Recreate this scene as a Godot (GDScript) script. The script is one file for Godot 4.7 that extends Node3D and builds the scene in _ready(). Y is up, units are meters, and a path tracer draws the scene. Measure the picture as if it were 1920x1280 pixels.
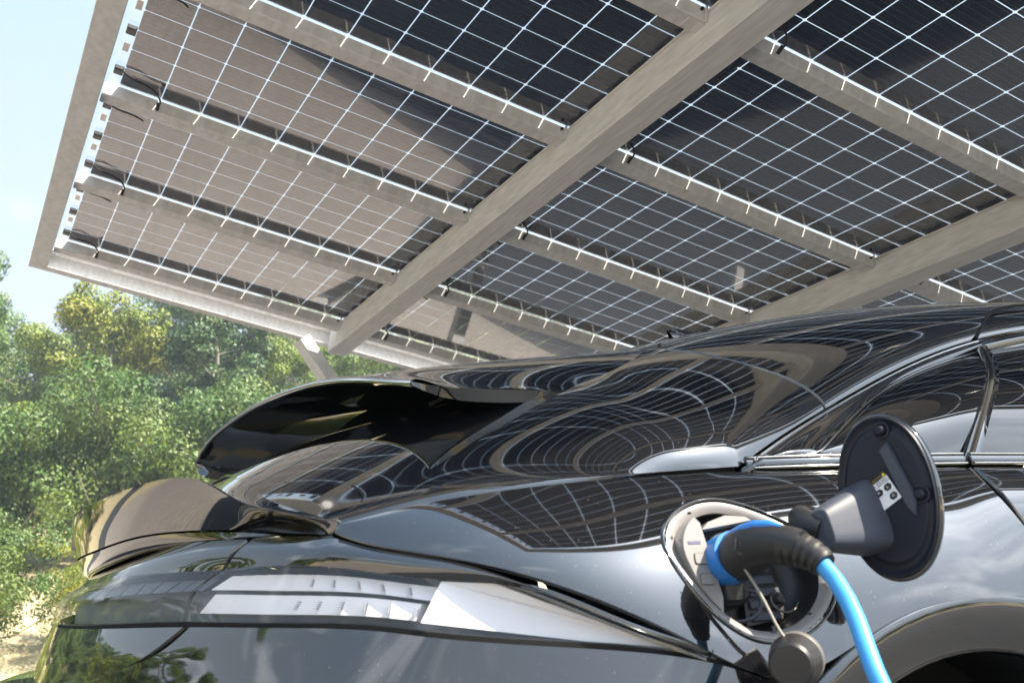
extends Node3D
# A black car charging under a glass-glass solar carport, wooded slope behind.

const CAR_AT := Vector3(0.338884, 0.0, -1.919609)
const CAR_TURN := -8.0

var M := {}
var rng := RandomNumberGenerator.new()
var used := {}


func _ready() -> void:
	rng.seed = 11
	# ---- camera
	var cam := Camera3D.new()
	cam.name = "camera"
	cam.transform = Transform3D(Basis(Vector3(0.87591935, -0.04631714, 0.48022913), Vector3(-0.05967787, 0.97733516, 0.20311215), Vector3(-0.47875238, -0.20656892, 0.85330267)), Vector3(0, 1.0, 0))
	cam.near = 0.05
	cam.far = 900.0
	var lens := CameraAttributesPhysical.new()
	lens.frustum_focal_length = 34.97
	lens.frustum_focus_distance = 2.2
	lens.exposure_aperture = 9.0
	lens.frustum_near = 0.05
	lens.frustum_far = 900.0
	cam.attributes = lens
	add_child(cam)
	cam.current = true
	# ---- sky, sun and exposure
	var to_sun := Vector3(0.5524, 0.956, 0.578).normalized()
	var env := Environment.new()
	env.background_mode = Environment.BG_SKY
	var sky := Sky.new()
	var pan := PanoramaSkyMaterial.new()
	pan.panorama = ImageTexture.create_from_image(sky_image(to_sun))
	sky.sky_material = pan
	env.sky = sky
	env.tonemap_mode = Environment.TONE_MAPPER_LINEAR
	env.tonemap_exposure = 3.5
	env.fog_enabled = true
	env.fog_density = 0.0011
	env.fog_light_color = Color(0.86, 0.93, 1.0)
	env.sdfgi_enabled = true
	env.ssao_enabled = true
	env.ssil_enabled = true
	var we := WorldEnvironment.new()
	we.name = "world_environment"
	we.environment = env
	add_child(we)
	var sun := DirectionalLight3D.new()
	sun.name = "sun"
	sun.light_energy = 1.6
	sun.light_color = Color(1.0, 0.95, 0.87)
	sun.light_angular_distance = 0.53
	sun.shadow_enabled = true
	add_child(sun)
	sun.look_at_from_position(Vector3.ZERO, -to_sun, Vector3(0.1, 0, 1))
	# ---- the place
	make_materials()
	build_ground()
	build_carport()
	build_car()
	build_cable()
	build_trees()


# =====================================================================  sky
func sky_image(to_sun: Vector3) -> Image:
	var w := 1024
	var h := 512
	var im := Image.create_empty(w, h, false, Image.FORMAT_RGBF)
	var n := FastNoiseLite.new()
	n.seed = 4
	n.frequency = 1.1
	n.fractal_octaves = 5
	n.fractal_type = FastNoiseLite.FRACTAL_FBM
	for y in h:
		var up: float = (0.5 - (y + 0.5) / h) * PI
		for x in w:
			var a: float = (x + 0.5) / w * TAU
			var d := Vector3(sin(a) * cos(up), sin(up), -cos(a) * cos(up))
			var e: float = maxf(d.y, 0.0)
			var t: float = 1.0 - e
			var c := Vector3(0.062, 0.138, 0.238).lerp(Vector3(0.252, 0.275, 0.288), t)
			var ang: float = rad_to_deg(acos(clampf(d.dot(to_sun), -1.0, 1.0)))
			c += Vector3(1.0, 0.98, 0.94) * 2.4 * exp(-ang / 7.0) + Vector3(0.90, 1.03, 1.22) * 1.15 * exp(-ang / 26.0)
			var q := d / maxf(d.y + 0.16, 0.05)
			var cl: float = n.get_noise_3d(q.x * 0.55, 0.0, q.z * 1.25) + 0.45 * n.get_noise_3d(q.x * 2.2, 7.0, q.z * 3.4)
			cl = smoothstep(0.10, 0.62, cl) * smoothstep(0.02, 0.2, d.y)
			c += Vector3(0.30, 0.29, 0.275) * cl * (1.0 + 1.6 * exp(-ang / 30.0))
			im.set_pixel(x, y, Color(c.x, c.y, c.z))
	return im


# =====================================================================  naming
func numbered(called: String) -> String:
	var k: int = used.get(called, -1) + 1
	used[called] = k
	return called if k == 0 else "%s_%03d" % [called, k]


func thing(called: String, label: String, category: String, at := Vector3.ZERO, turn := 0.0, group := "") -> Node3D:
	var o := Node3D.new()
	o.name = numbered(called)
	add_child(o)
	o.position = at
	o.rotation_degrees.y = turn
	tag(o, label, category, group)
	return o


func tag(o: Node, label: String, category: String, group := "") -> void:
	o.set_meta("label", label)
	o.set_meta("category", category)
	if group:
		o.set_meta("group", group)


func put(called: String, mesh: Mesh, mat: Material, parent: Node = null, at := Vector3.ZERO) -> MeshInstance3D:
	var o := MeshInstance3D.new()
	o.mesh = mesh
	o.material_override = mat
	o.name = called if parent else numbered(called)
	(parent if parent else self).add_child(o, true)
	o.position = at
	return o


func structure(called: String, mesh: Mesh, mat: Material) -> MeshInstance3D:
	var o := put(called, mesh, mat)
	o.set_meta("kind", "structure")
	return o


# =====================================================================  curves and surfaces
func second(t: PackedFloat64Array, v: PackedFloat64Array) -> PackedFloat64Array:
	var n := t.size()
	var m := PackedFloat64Array()
	m.resize(n)
	if n < 3:
		return m
	var cp := PackedFloat64Array()
	var dp := PackedFloat64Array()
	cp.resize(n)
	dp.resize(n)
	for i in range(1, n - 1):
		var h0 := t[i] - t[i - 1]
		var h1 := t[i + 1] - t[i]
		var d := 6.0 * ((v[i + 1] - v[i]) / h1 - (v[i] - v[i - 1]) / h0)
		var den := 2.0 * (h0 + h1) - h0 * cp[i - 1]
		cp[i] = h1 / den
		dp[i] = (d - h0 * dp[i - 1]) / den
	for i in range(n - 2, 0, -1):
		m[i] = dp[i] - cp[i] * m[i + 1]
	return m


func spline_at(p: PackedVector3Array, at: PackedFloat64Array, t: PackedFloat64Array) -> PackedVector3Array:
	# natural cubic spline through p (knots t), read at the values at
	var out := PackedVector3Array()
	out.resize(at.size())
	for k in 3:
		var v := PackedFloat64Array()
		for q in p:
			v.append(q[k])
		var m := second(t, v)
		var i := 0
		for j in at.size():
			var x := at[j]
			while i < t.size() - 2 and x > t[i + 1]:
				i += 1
			while i > 0 and x < t[i]:
				i -= 1
			var h := t[i + 1] - t[i]
			var a := (t[i + 1] - x) / h
			var b := (x - t[i]) / h
			out[j][k] = a * v[i] + b * v[i + 1] + ((a * a * a - a) * m[i] + (b * b * b - b) * m[i + 1]) * h * h / 6.0
	return out


func knots(p: PackedVector3Array, power := 0.75) -> PackedFloat64Array:
	var t := PackedFloat64Array([0.0])
	for i in range(1, p.size()):
		t.append(t[i - 1] + pow(maxf(p[i].distance_to(p[i - 1]), 1e-5), power))
	return t


func curve(p: PackedVector3Array, n: int) -> PackedVector3Array:
	# n + 1 points evenly along the spline through p
	var t := knots(p)
	var fine := PackedFloat64Array()
	var big := n * 6
	for i in big + 1:
		fine.append(t[-1] * i / big)
	var f := spline_at(p, fine, t)
	var l := PackedFloat64Array([0.0])
	for i in range(1, f.size()):
		l.append(l[i - 1] + f[i].distance_to(f[i - 1]))
	var out := PackedVector3Array()
	var k := 0
	for i in n + 1:
		var want := l[-1] * i / n
		while k < l.size() - 2 and l[k + 1] < want:
			k += 1
		out.append(f[k].lerp(f[k + 1], clampf((want - l[k]) / maxf(l[k + 1] - l[k], 1e-9), 0.0, 1.0)))
	return out


func stations(p: PackedVector3Array, per: int) -> PackedVector3Array:
	# per samples on each span between given points, so that given points stay at multiples of per
	var t := knots(p)
	var at := PackedFloat64Array()
	for i in p.size() - 1:
		for j in per:
			at.append(lerpf(t[i], t[i + 1], float(j) / per))
	at.append(t[-1])
	return spline_at(p, at, t)


func across(rows: Array, nv: int) -> Array:
	# rows of equal length; spline across them, nv spans in all, spread by length
	var cols := rows[0].size() as int
	var out := []
	for j in nv + 1:
		var r := PackedVector3Array()
		r.resize(cols)
		out.append(r)
	var share := PackedFloat64Array([0.0])
	for i in range(1, rows.size()):
		var s := 0.0
		for c in cols:
			s += rows[i][c].distance_to(rows[i - 1][c])
		share.append(share[i - 1] + maxf(pow(s / cols, 0.75), 1e-4))
	var at := PackedFloat64Array()
	for j in nv + 1:
		at.append(share[-1] * j / nv)
	for c in cols:
		var p := PackedVector3Array()
		for r in rows:
			p.append(r[c])
		var s := spline_at(p, at, share)
		for j in nv + 1:
			out[j][c] = s[j]
	return out


func mirrored(g: Array) -> Array:
	var out := []
	for r in g:
		var q := PackedVector3Array()
		for p in r:
			q.append(Vector3(p.x, p.y, -p.z))
		out.append(q)
	return out


func part_of(g: Array, c0: int, c1: int) -> Array:
	var out := []
	for r in g:
		out.append(r.slice(c0, c1 + 1))
	return out


func moved(p: PackedVector3Array, by: Vector3) -> PackedVector3Array:
	var q := PackedVector3Array()
	for v in p:
		q.append(v + by)
	return q


func sheet(g: Array, out_hint: Vector3, flange := 0.0, hole: Variant = null) -> ArrayMesh:
	# a smooth surface over a grid of points; its rim folds back by flange
	var nr := g.size()
	var nc := g[0].size() as int
	var nor := []
	var total := Vector3.ZERO
	for i in nr:
		var row := PackedVector3Array()
		for j in nc:
			var du: Vector3 = g[i][mini(j + 1, nc - 1)] - g[i][maxi(j - 1, 0)]
			var dv: Vector3 = g[mini(i + 1, nr - 1)][j] - g[maxi(i - 1, 0)][j]
			if du.length() < 1e-6:
				var ii := i + 1 if i < nr / 2 else i - 1
				du = g[ii][mini(j + 1, nc - 1)] - g[ii][maxi(j - 1, 0)]
			if dv.length() < 1e-6:
				var jj := j + 1 if j < nc / 2 else j - 1
				dv = g[mini(i + 1, nr - 1)][jj] - g[maxi(i - 1, 0)][jj]
			var n := du.cross(dv).normalized()
			row.append(n)
			total += n
		nor.append(row)
	var flip := total.dot(out_hint) < 0.0
	var V := PackedVector3Array()
	var N := PackedVector3Array()
	var U := PackedVector2Array()
	var I := PackedInt32Array()
	for i in nr:
		for j in nc:
			V.append(g[i][j])
			N.append(-nor[i][j] if flip else nor[i][j])
			U.append(Vector2(float(j) / (nc - 1), float(i) / (nr - 1)))
	for i in nr - 1:
		for j in nc - 1:
			var a := i * nc + j
			var b := a + 1
			var c := a + nc
			var d := c + 1
			if hole != null and (hole.call(V[a]) and hole.call(V[b]) and hole.call(V[c]) and hole.call(V[d])):
				continue
			if flip:
				I.append_array([a, b, c, b, d, c])
			else:
				I.append_array([a, c, b, b, c, d])
	if flange > 0.0:
		var ring := PackedInt32Array()
		for j in nc:
			ring.append(j)
		for i in range(1, nr):
			ring.append(i * nc + nc - 1)
		for j in range(nc - 2, -1, -1):
			ring.append((nr - 1) * nc + j)
		for i in range(nr - 2, 0, -1):
			ring.append(i * nc)
		var centre := Vector3.ZERO
		for k in ring:
			centre += V[k]
		centre /= ring.size()
		var base := V.size()
		for k in ring.size():
			var k0 := ring[k]
			var k1 := ring[(k + 1) % ring.size()]
			var p0 := V[k0]
			var p1 := V[k1]
			if p0.distance_to(p1) < 1e-6:
				continue
			var n0 := N[k0]
			var n1 := N[k1]
			var o := (p1 - p0).cross(n0).normalized()
			if o.dot((p0 + p1) * 0.5 - centre) < 0.0:
				o = -o
			var b0 := V.size()
			V.append_array([p0, p1, p0 - n0 * flange, p1 - n1 * flange])
			N.append_array([(o + n0).normalized(), (o + n1).normalized(), o, o])
			U.append_array([Vector2.ZERO, Vector2.ZERO, Vector2.ZERO, Vector2.ZERO])
			var gn := (V[b0 + 2] - p0).cross(p1 - p0)
			if gn.dot(o) > 0.0:
				I.append_array([b0, b0 + 1, b0 + 2, b0 + 1, b0 + 3, b0 + 2])
			else:
				I.append_array([b0, b0 + 2, b0 + 1, b0 + 1, b0 + 2, b0 + 3])
	return arrays(V, N, I, U)


func arrays(V: PackedVector3Array, N: PackedVector3Array, I: PackedInt32Array, U := PackedVector2Array()) -> ArrayMesh:
	var a := []
	a.resize(Mesh.ARRAY_MAX)
	a[Mesh.ARRAY_VERTEX] = V
	a[Mesh.ARRAY_NORMAL] = N
	a[Mesh.ARRAY_INDEX] = I
	if U.size() == V.size():
		a[Mesh.ARRAY_TEX_UV] = U
	var m := ArrayMesh.new()
	m.add_surface_from_arrays(Mesh.PRIMITIVE_TRIANGLES, a)
	return m


func join(meshes: Array) -> ArrayMesh:
	var st := SurfaceTool.new()
	st.begin(Mesh.PRIMITIVE_TRIANGLES)
	for m in meshes:
		if m is Array:
			st.append_from(m[0], 0, m[1])
		else:
			st.append_from(m, 0, Transform3D())
	return st.commit()


func tube(path: PackedVector3Array, radius: Variant, sides := 12, flat := 1.0, up := Vector3.UP) -> ArrayMesh:
	# a round (or flattened) bar swept along path; radius is a number or one per point; ends are closed
	var V := PackedVector3Array()
	var N := PackedVector3Array()
	var U := PackedVector2Array()
	var I := PackedInt32Array()
	var n := path.size()
	var side := Vector3.ZERO
	for i in n:
		var t := (path[mini(i + 1, n - 1)] - path[maxi(i - 1, 0)]).normalized()
		if i == 0:
			side = t.cross(up)
			if side.length() < 0.05:
				side = t.cross(Vector3.RIGHT)
		side = (side - t * side.dot(t)).normalized()
		var bi := side.cross(t)
		var r: float = radius if not radius is PackedFloat32Array else radius[i]
		for k in sides:
			var a := TAU * k / sides
			V.append(path[i] + (side * cos(a) + bi * sin(a) * flat) * r)
			N.append((side * cos(a) * flat + bi * sin(a)).normalized())
			U.append(Vector2(float(k) / sides, float(i)))
	for i in n - 1:
		for k in sides:
			var a := i * sides + k
			var b := i * sides + (k + 1) % sides
			I.append_array([a, b, a + sides, b, b + sides, a + sides])
	for e in [0, n - 1]:
		var t := (path[1] - path[0] if e == 0 else path[n - 1] - path[n - 2]).normalized() * (-1.0 if e == 0 else 1.0)
		var c := V.size()
		V.append(path[e])
		N.append(t)
		U.append(Vector2.ZERO)
		for k in sides:
			V.append(V[e * sides + k])
			N.append(t)
			U.append(Vector2.ZERO)
		for k in sides:
			if e == 0:
				I.append_array([c, c + 1 + (k + 1) % sides, c + 1 + k])
			else:
				I.append_array([c, c + 1 + k, c + 1 + (k + 1) % sides])
	# wind so that the faces look along their normals
	var f := (V[I[2]] - V[I[0]]).cross(V[I[1]] - V[I[0]])
	if f.dot(N[I[0]]) < 0.0:
		for i in range(0, I.size(), 3):
			var s := I[i + 1]
			I[i + 1] = I[i + 2]
			I[i + 2] = s
	return arrays(V, N, I, U)


func box(lo: Vector3, hi: Vector3, bevel := 0.0) -> ArrayMesh:
	# a box with chamfered edges
	var c := (lo + hi) * 0.5
	var h := ((hi - lo) * 0.5).abs()
	var b := minf(bevel, minf(h.x, minf(h.y, h.z)) * 0.9)
	var pts := []
	if b <= 0.0:
		var m := BoxMesh.new()
		m.size = h * 2.0
		return join([[m, Transform3D(Basis(), c)]])
	var st := SurfaceTool.new()
	st.begin(Mesh.PRIMITIVE_TRIANGLES)
	st.set_smooth_group(-1)
	var quad := func(p: Array):
		var n: Vector3 = (p[2] - p[0]).cross(p[1] - p[0])
		var mid := Vector3.ZERO
		for q in p:
			mid += q
		if n.dot(mid) < 0.0:
			p.reverse()
		for k in range(1, p.size() - 1):
			for q in [p[0], p[k], p[k + 1]]:
				st.add_vertex(q + c)
	for ax in 3:
		var u := (ax + 1) % 3
		var w := (ax + 2) % 3
		for s in [-1.0, 1.0]:
			var f := []
			for q in [[-1, -1], [1, -1], [1, 1], [-1, 1]]:
				var p := Vector3.ZERO
				p[ax] = s * h[ax]
				p[u] = q[0] * (h[u] - b)
				p[w] = q[1] * (h[w] - b)
				f.append(p)
			quad.call(f)
		for s in [-1.0, 1.0]:
			for t in [-1.0, 1.0]:
				var f := []
				for q in [[0, -1], [0, 1], [1, 1], [1, -1]]:
					var p := Vector3.ZERO
					p[ax] = q[1] * (h[ax] - b)
					p[u] = s * (h[u] - (0.0 if q[0] == 0 else b))
					p[w] = t * (h[w] - (b if q[0] == 0 else 0.0))
					f.append(p)
				quad.call(f)
	for sx in [-1.0, 1.0]:
		for sy in [-1.0, 1.0]:
			for sz in [-1.0, 1.0]:
				quad.call([Vector3(sx * h.x, sy * (h.y - b), sz * (h.z - b)), Vector3(sx * (h.x - b), sy * h.y, sz * (h.z - b)), Vector3(sx * (h.x - b), sy * (h.y - b), sz * h.z)])
	st.generate_normals()
	return st.commit()


func lathe(profile: Array, sides := 32) -> ArrayMesh:
	# profile of Vector2(radius, along +z)
	var st := SurfaceTool.new()
	st.begin(Mesh.PRIMITIVE_TRIANGLES)
	for i in profile.size() - 1:
		var p: Vector2 = profile[i]
		var q: Vector2 = profile[i + 1]
		st.set_smooth_group(i + 1)
		for k in sides:
			var a := TAU * k / sides
			var b := TAU * (k + 1) / sides
			var p0 := Vector3(cos(a) * p.x, sin(a) * p.x, p.y)
			var p1 := Vector3(cos(b) * p.x, sin(b) * p.x, p.y)
			var q0 := Vector3(cos(a) * q.x, sin(a) * q.x, q.y)
			var q1 := Vector3(cos(b) * q.x, sin(b) * q.x, q.y)
			if p.x > 1e-6:
				for v in [p0, q0, p1]:
					st.add_vertex(v)
			if q.x > 1e-6:
				for v in [p1, q0, q1]:
					st.add_vertex(v)
	st.index()
	st.generate_normals()
	return st.commit()


func prism(outline: PackedVector2Array, depth: float, bevel := 0.0) -> ArrayMesh:
	# outline in the xy plane, from z = 0 to z = depth, the front rim chamfered
	var st := SurfaceTool.new()
	st.begin(Mesh.PRIMITIVE_TRIANGLES)
	st.set_smooth_group(-1)
	var o := outline.duplicate()
	if Geometry2D.is_polygon_clockwise(o):
		o.reverse()
	var front := o
	if bevel > 0.0:
		var c := Vector2.ZERO
		for p in o:
			c += p
		c /= o.size()
		front = PackedVector2Array()
		for p in o:
			front.append(p + (c - p).normalized() * bevel)
	for e in [0, 1]:
		var poly: PackedVector2Array = o if e == 0 else front
		var tri := Geometry2D.triangulate_polygon(poly)
		for k in range(0, tri.size(), 3):
			var v := [poly[tri[k]], poly[tri[k + 1]], poly[tri[k + 2]]]
			var ccw: bool = (v[1] - v[0]).cross(v[2] - v[0]) > 0.0
			if ccw == (e == 1):
				v.reverse()
			for p in v:
				st.add_vertex(Vector3(p.x, p.y, 0.0 if e == 0 else depth))
	var n := o.size()
	for k in n:
		var l := (k + 1) % n
		var a := Vector3(o[k].x, o[k].y, 0)
		var b := Vector3(o[l].x, o[l].y, 0)
		var a2 := Vector3(o[k].x, o[k].y, depth - bevel)
		var b2 := Vector3(o[l].x, o[l].y, depth - bevel)
		for v in [a, a2, b, b, a2, b2]:
			st.add_vertex(v)
		if bevel > 0.0:
			var a3 := Vector3(front[k].x, front[k].y, depth)
			var b3 := Vector3(front[l].x, front[l].y, depth)
			for v in [a2, a3, b2, b2, a3, b3]:
				st.add_vertex(v)
	st.generate_normals()
	return st.commit()


func oval(rx: float, ry: float, n := 48, turn := 0.0, power := 2.0) -> PackedVector2Array:
	var o := PackedVector2Array()
	for k in n:
		var a := TAU * k / n
		var c := cos(a)
		var s := sin(a)
		var p := Vector2(signf(c) * pow(absf(c), 2.0 / power) * rx, signf(s) * pow(absf(s), 2.0 / power) * ry)
		o.append(p.rotated(turn))
	return o


# =====================================================================  materials
func mat(c: Color, rough := 0.6, metal := 0.0, spec := 0.5) -> StandardMaterial3D:
	# c holds linear, real-world base colour values
	var m := StandardMaterial3D.new()
	m.albedo_color = c.linear_to_srgb()
	m.roughness = rough
	m.metallic = metal
	m.metallic_specular = spec
	return m


func grain(w: int, sd: int, freq: float, lo: Color, hi: Color, oct := 4, stretch := 1.0) -> ImageTexture:
	# seamless enough noise between two linear colours
	var n := FastNoiseLite.new()
	n.seed = sd
	n.frequency = freq
	n.fractal_octaves = oct
	var im := Image.create_empty(w, w, false, Image.FORMAT_RGB8)
	for y in w:
		for x in w:
			var fx := float(x) / w * TAU
			var fy := float(y) / w * TAU
			var v := n.get_noise_3d(cos(fx) * 40.0, sin(fx) * 40.0, cos(fy) * 40.0 * stretch) * 0.6 + n.get_noise_3d(sin(fy) * 40.0 * stretch, cos(fx) * 40.0 + 200.0, sin(fx) * 40.0) * 0.6
			im.set_pixel(x, y, lo.lerp(hi, clampf(0.5 + v, 0.0, 1.0)).linear_to_srgb())
	im.generate_mipmaps()
	return ImageTexture.create_from_image(im)


func make_materials() -> void:
	M.paint = mat(Color(0.0045, 0.0045, 0.005), 0.036, 0.0, 0.74)
	M.paint.clearcoat_enabled = true
	M.paint.clearcoat = 1.0
	M.paint.clearcoat_roughness = 0.03
	# dust specks on the paint
	var dust := Image.create_empty(1024, 1024, false, Image.FORMAT_RGB8)
	dust.fill(Color(0.07, 0.07, 0.075))
	for k in 520:
		var p := Vector2i(rng.randi_range(2, 1020), rng.randi_range(2, 1020))
		var v := rng.randf_range(0.25, 0.95)
		dust.set_pixelv(p, Color(v, v, v * 0.96))
		if rng.randf() < 0.3:
			dust.set_pixelv(p + Vector2i(1, 0), Color(v, v, v * 0.96) * 0.8)
		if rng.randf() < 0.2:
			dust.set_pixelv(p + Vector2i(0, 1), Color(v, v, v * 0.96) * 0.7)
	M.paint.albedo_texture = ImageTexture.create_from_image(dust)
	M.paint.albedo_color = Color(1, 1, 1)
	M.paint.uv1_triplanar = true
	M.paint.uv1_scale = Vector3(1.7, 1.7, 1.7)
	M.gloss = mat(Color(0.004, 0.004, 0.0045), 0.03, 0.0, 0.7)
	M.gloss.clearcoat_enabled = true
	M.gloss.clearcoat_roughness = 0.02
	M.window = mat(Color(0.003, 0.003, 0.0035), 0.02, 0.0, 0.72)
	M.gap = mat(Color(0.003, 0.003, 0.003), 0.9)
	M.chrome = mat(Color(0.55, 0.54, 0.52), 0.12, 1.0)
	M.dark_plastic = mat(Color(0.012, 0.012, 0.014), 0.45)
	M.port_plastic = mat(Color(0.20, 0.19, 0.185), 0.36)
	M.flap_inner = mat(Color(0.013, 0.015, 0.024), 0.40, 0.0, 0.35)
	M.flap_cover = mat(Color(0.048, 0.055, 0.074), 0.5, 0.0, 0.4)
	M.rubber = mat(Color(0.02, 0.02, 0.02), 0.7)
	M.tyre = mat(Color(0.018, 0.018, 0.018), 0.75)
	M.rim = mat(Color(0.30, 0.30, 0.31), 0.25, 1.0)
	M.lens = mat(Color(0.01, 0.01, 0.012, 1.0), 0.02, 0.0, 0.6)
	M.lens.transparency = BaseMaterial3D.TRANSPARENCY_ALPHA
	M.lens.albedo_color.a = 0.10
	M.lens.metallic_specular = 0.62
	M.lamp_white = mat(Color(0.82, 0.80, 0.83), 0.45)
	M.lamp_mid = mat(Color(0.34, 0.34, 0.37), 0.5)
	M.lamp_grey = mat(Color(0.10, 0.11, 0.13), 0.5)
	M.cable_blue = mat(Color(0.045, 0.27, 0.62), 0.42)
	M.shell_blue = mat(Color(0.02, 0.17, 0.52), 0.38)
	M.connector = mat(Color(0.014, 0.014, 0.015), 0.48)
	M.strap = mat(Color(0.22, 0.21, 0.19), 0.6)
	M.cap = mat(Color(0.014, 0.014, 0.016), 0.42)
	M.cap_grey = mat(Color(0.10, 0.095, 0.09), 0.5)
	M.white_print = mat(Color(0.55, 0.55, 0.55), 0.6)
	M.led = mat(Color(0.6, 0.6, 0.58), 0.35)
	# galvanised steel with its spangle
	M.steel = mat(Color(1, 1, 1), 0.5, 0.0, 0.5)
	M.steel.albedo_texture = grain(512, 3, 0.10, Color(0.50, 0.50, 0.50), Color(0.64, 0.64, 0.645), 5)
	M.steel.uv1_triplanar = true
	M.steel.uv1_scale = Vector3(0.9, 0.9, 0.9)
	M.steel.roughness_texture = grain(256, 8, 0.05, Color(0.32, 0.32, 0.32), Color(0.75, 0.75, 0.75), 4)
	M.steel.roughness = 1.0
	M.beam = M.steel.duplicate()
	M.beam.uv1_scale = Vector3(2.2, 2.2, 0.22)
	M.beam.uv1_offset = Vector3(0.3, 0.1, 0.4)
	# glass-glass panel
	M.glass = mat(Color(0.9, 0.95, 0.95), 0.0, 0.0, 0.5)
	M.glass.transparency = BaseMaterial3D.TRANSPARENCY_ALPHA
	M.glass.albedo_color.a = 0.02
	var ct := Image.create_empty(128, 128, false, Image.FORMAT_RGB8)
	for y in 128:
		for x in 128:
			var v := 0.9 + 0.2 * rng.randf()
			var c := Color(0.013, 0.021, 0.050) * v
			if (y % 26) in [12]:
				c = Color(0.085, 0.082, 0.085)
			elif x % 4 == 0:
				c = c * 1.35
			ct.set_pixel(x, y, c.linear_to_srgb())
	M.cell = mat(Color(1, 1, 1), 0.10, 0.0, 0.66)
	M.cell.albedo_texture = ImageTexture.create_from_image(ct)
	M.ribbon = mat(Color(0.42, 0.37, 0.32), 0.35, 0.4)
	M.jbox = mat(Color(0.016, 0.016, 0.017), 0.38)
	# ground
	M.paving = mat(Color(1, 1, 1), 0.9)
	M.paving.albedo_texture = grain(1024, 21, 0.22, Color(0.20, 0.175, 0.155), Color(0.36, 0.318, 0.284), 6)
	M.paving.uv1_triplanar = true
	M.paving.uv1_world_triplanar = true
	M.paving.uv1_scale = Vector3(0.35, 0.35, 0.35)
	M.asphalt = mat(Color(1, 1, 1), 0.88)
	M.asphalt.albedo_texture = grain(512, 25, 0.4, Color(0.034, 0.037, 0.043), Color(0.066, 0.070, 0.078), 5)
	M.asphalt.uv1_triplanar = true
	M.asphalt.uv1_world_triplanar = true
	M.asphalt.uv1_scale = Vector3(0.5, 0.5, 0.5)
	M.meadow = mat(Color(1, 1, 1), 0.95)
	M.meadow.albedo_texture = grain(1024, 31, 0.16, Color(0.24, 0.20, 0.10), Color(0.50, 0.43, 0.28), 6)
	M.meadow.uv1_triplanar = true
	M.meadow.uv1_world_triplanar = true
	M.meadow.uv1_scale = Vector3(0.2, 0.2, 0.2)
	M.bark = mat(Color(1, 1, 1), 0.9)
	M.bark.albedo_texture = grain(256, 41, 0.14, Color(0.10, 0.085, 0.07), Color(0.27, 0.24, 0.20), 5)
	M.bark.uv1_triplanar = true
	M.bark.uv1_scale = Vector3(0.8, 0.25, 0.8)
	M.pale_bark = mat(Color(0.42, 0.39, 0.34), 0.85)
	M.leaf = mat(Color(1, 1, 1), 0.55)
	M.leaf.vertex_color_use_as_albedo = true
	M.leaf.backlight_enabled = true
	M.leaf.backlight = Color(0.62, 0.62, 0.62)
	M.leaf.cull_mode = BaseMaterial3D.CULL_DISABLED


# =====================================================================  ground
func hill(x: float, z: float) -> float:
	# the yard falls away beyond the car; a wooded slope begins beyond the meadow
	var fall := -2.0 * smoothstep(-2.6, -11.0, z)
	var d := maxf(0.0, Vector2(x * 0.72, z).length() - 20.0)
	if z > 0.0:
		d = maxf(0.0, d - 60.0)
	return fall + 0.165 * d * smoothstep(0.0, 12.0, d) * (1.0 - 0.35 * smoothstep(30.0, 130.0, d))


func build_ground() -> void:
	var g := []
	var n := FastNoiseLite.new()
	n.seed = 5
	n.frequency = 0.05
	var steps := PackedFloat32Array()
	for k in range(-70, 71):
		steps.append(signf(k) * pow(absf(k) / 70.0, 2.4) * 420.0)
	for a in steps:
		var r := PackedVector3Array()
		for b in steps:
			var h := hill(b, a)
			r.append(Vector3(b, h + n.get_noise_2d(b, a) * clampf(h + 2.0, 0.0, 1.5) * 0.4 * smoothstep(14.0, 24.0, Vector2(a, b).length()) - 0.04, a))
		g.append(r)
	structure("ground", sheet(g, Vector3.UP), M.meadow)
	var p := []
	for a in 71:
		var r := PackedVector3Array()
		for b in 17:
			var z := -16.5 + a * 0.5
			var x := -13.0 + b * 2.4
			r.append(Vector3(x, hill(x, z), z))
		p.append(r)
	structure("paved_yard", sheet(p, Vector3.UP, 0.06), M.paving)
	var rd := []
	for a in 8:
		var r := PackedVector3Array()
		for b in 61:
			var x := -30.0 + b
			var z := -16.56 - a * 0.6
			r.append(Vector3(x, hill(x, z) + 0.004, z))
		rd.append(r)
	structure("road", sheet(rd, Vector3.UP, 0.02), M.asphalt)
	# dark sheet in the road's colour, one rounded corner, laid on the pale yard
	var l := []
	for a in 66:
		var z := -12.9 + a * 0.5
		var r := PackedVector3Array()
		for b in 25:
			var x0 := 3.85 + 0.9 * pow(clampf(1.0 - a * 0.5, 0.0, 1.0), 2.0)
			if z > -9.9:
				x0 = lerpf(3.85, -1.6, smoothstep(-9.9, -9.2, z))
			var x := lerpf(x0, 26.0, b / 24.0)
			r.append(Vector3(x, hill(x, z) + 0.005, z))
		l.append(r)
	structure("dark_ground_sheet", sheet(l, Vector3.UP, 0.003), M.asphalt)


# =====================================================================  carport
const ROOF := 3.6636  # panels above the carport's own zero, which lies 1 m under the camera along the roof's normal


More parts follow.
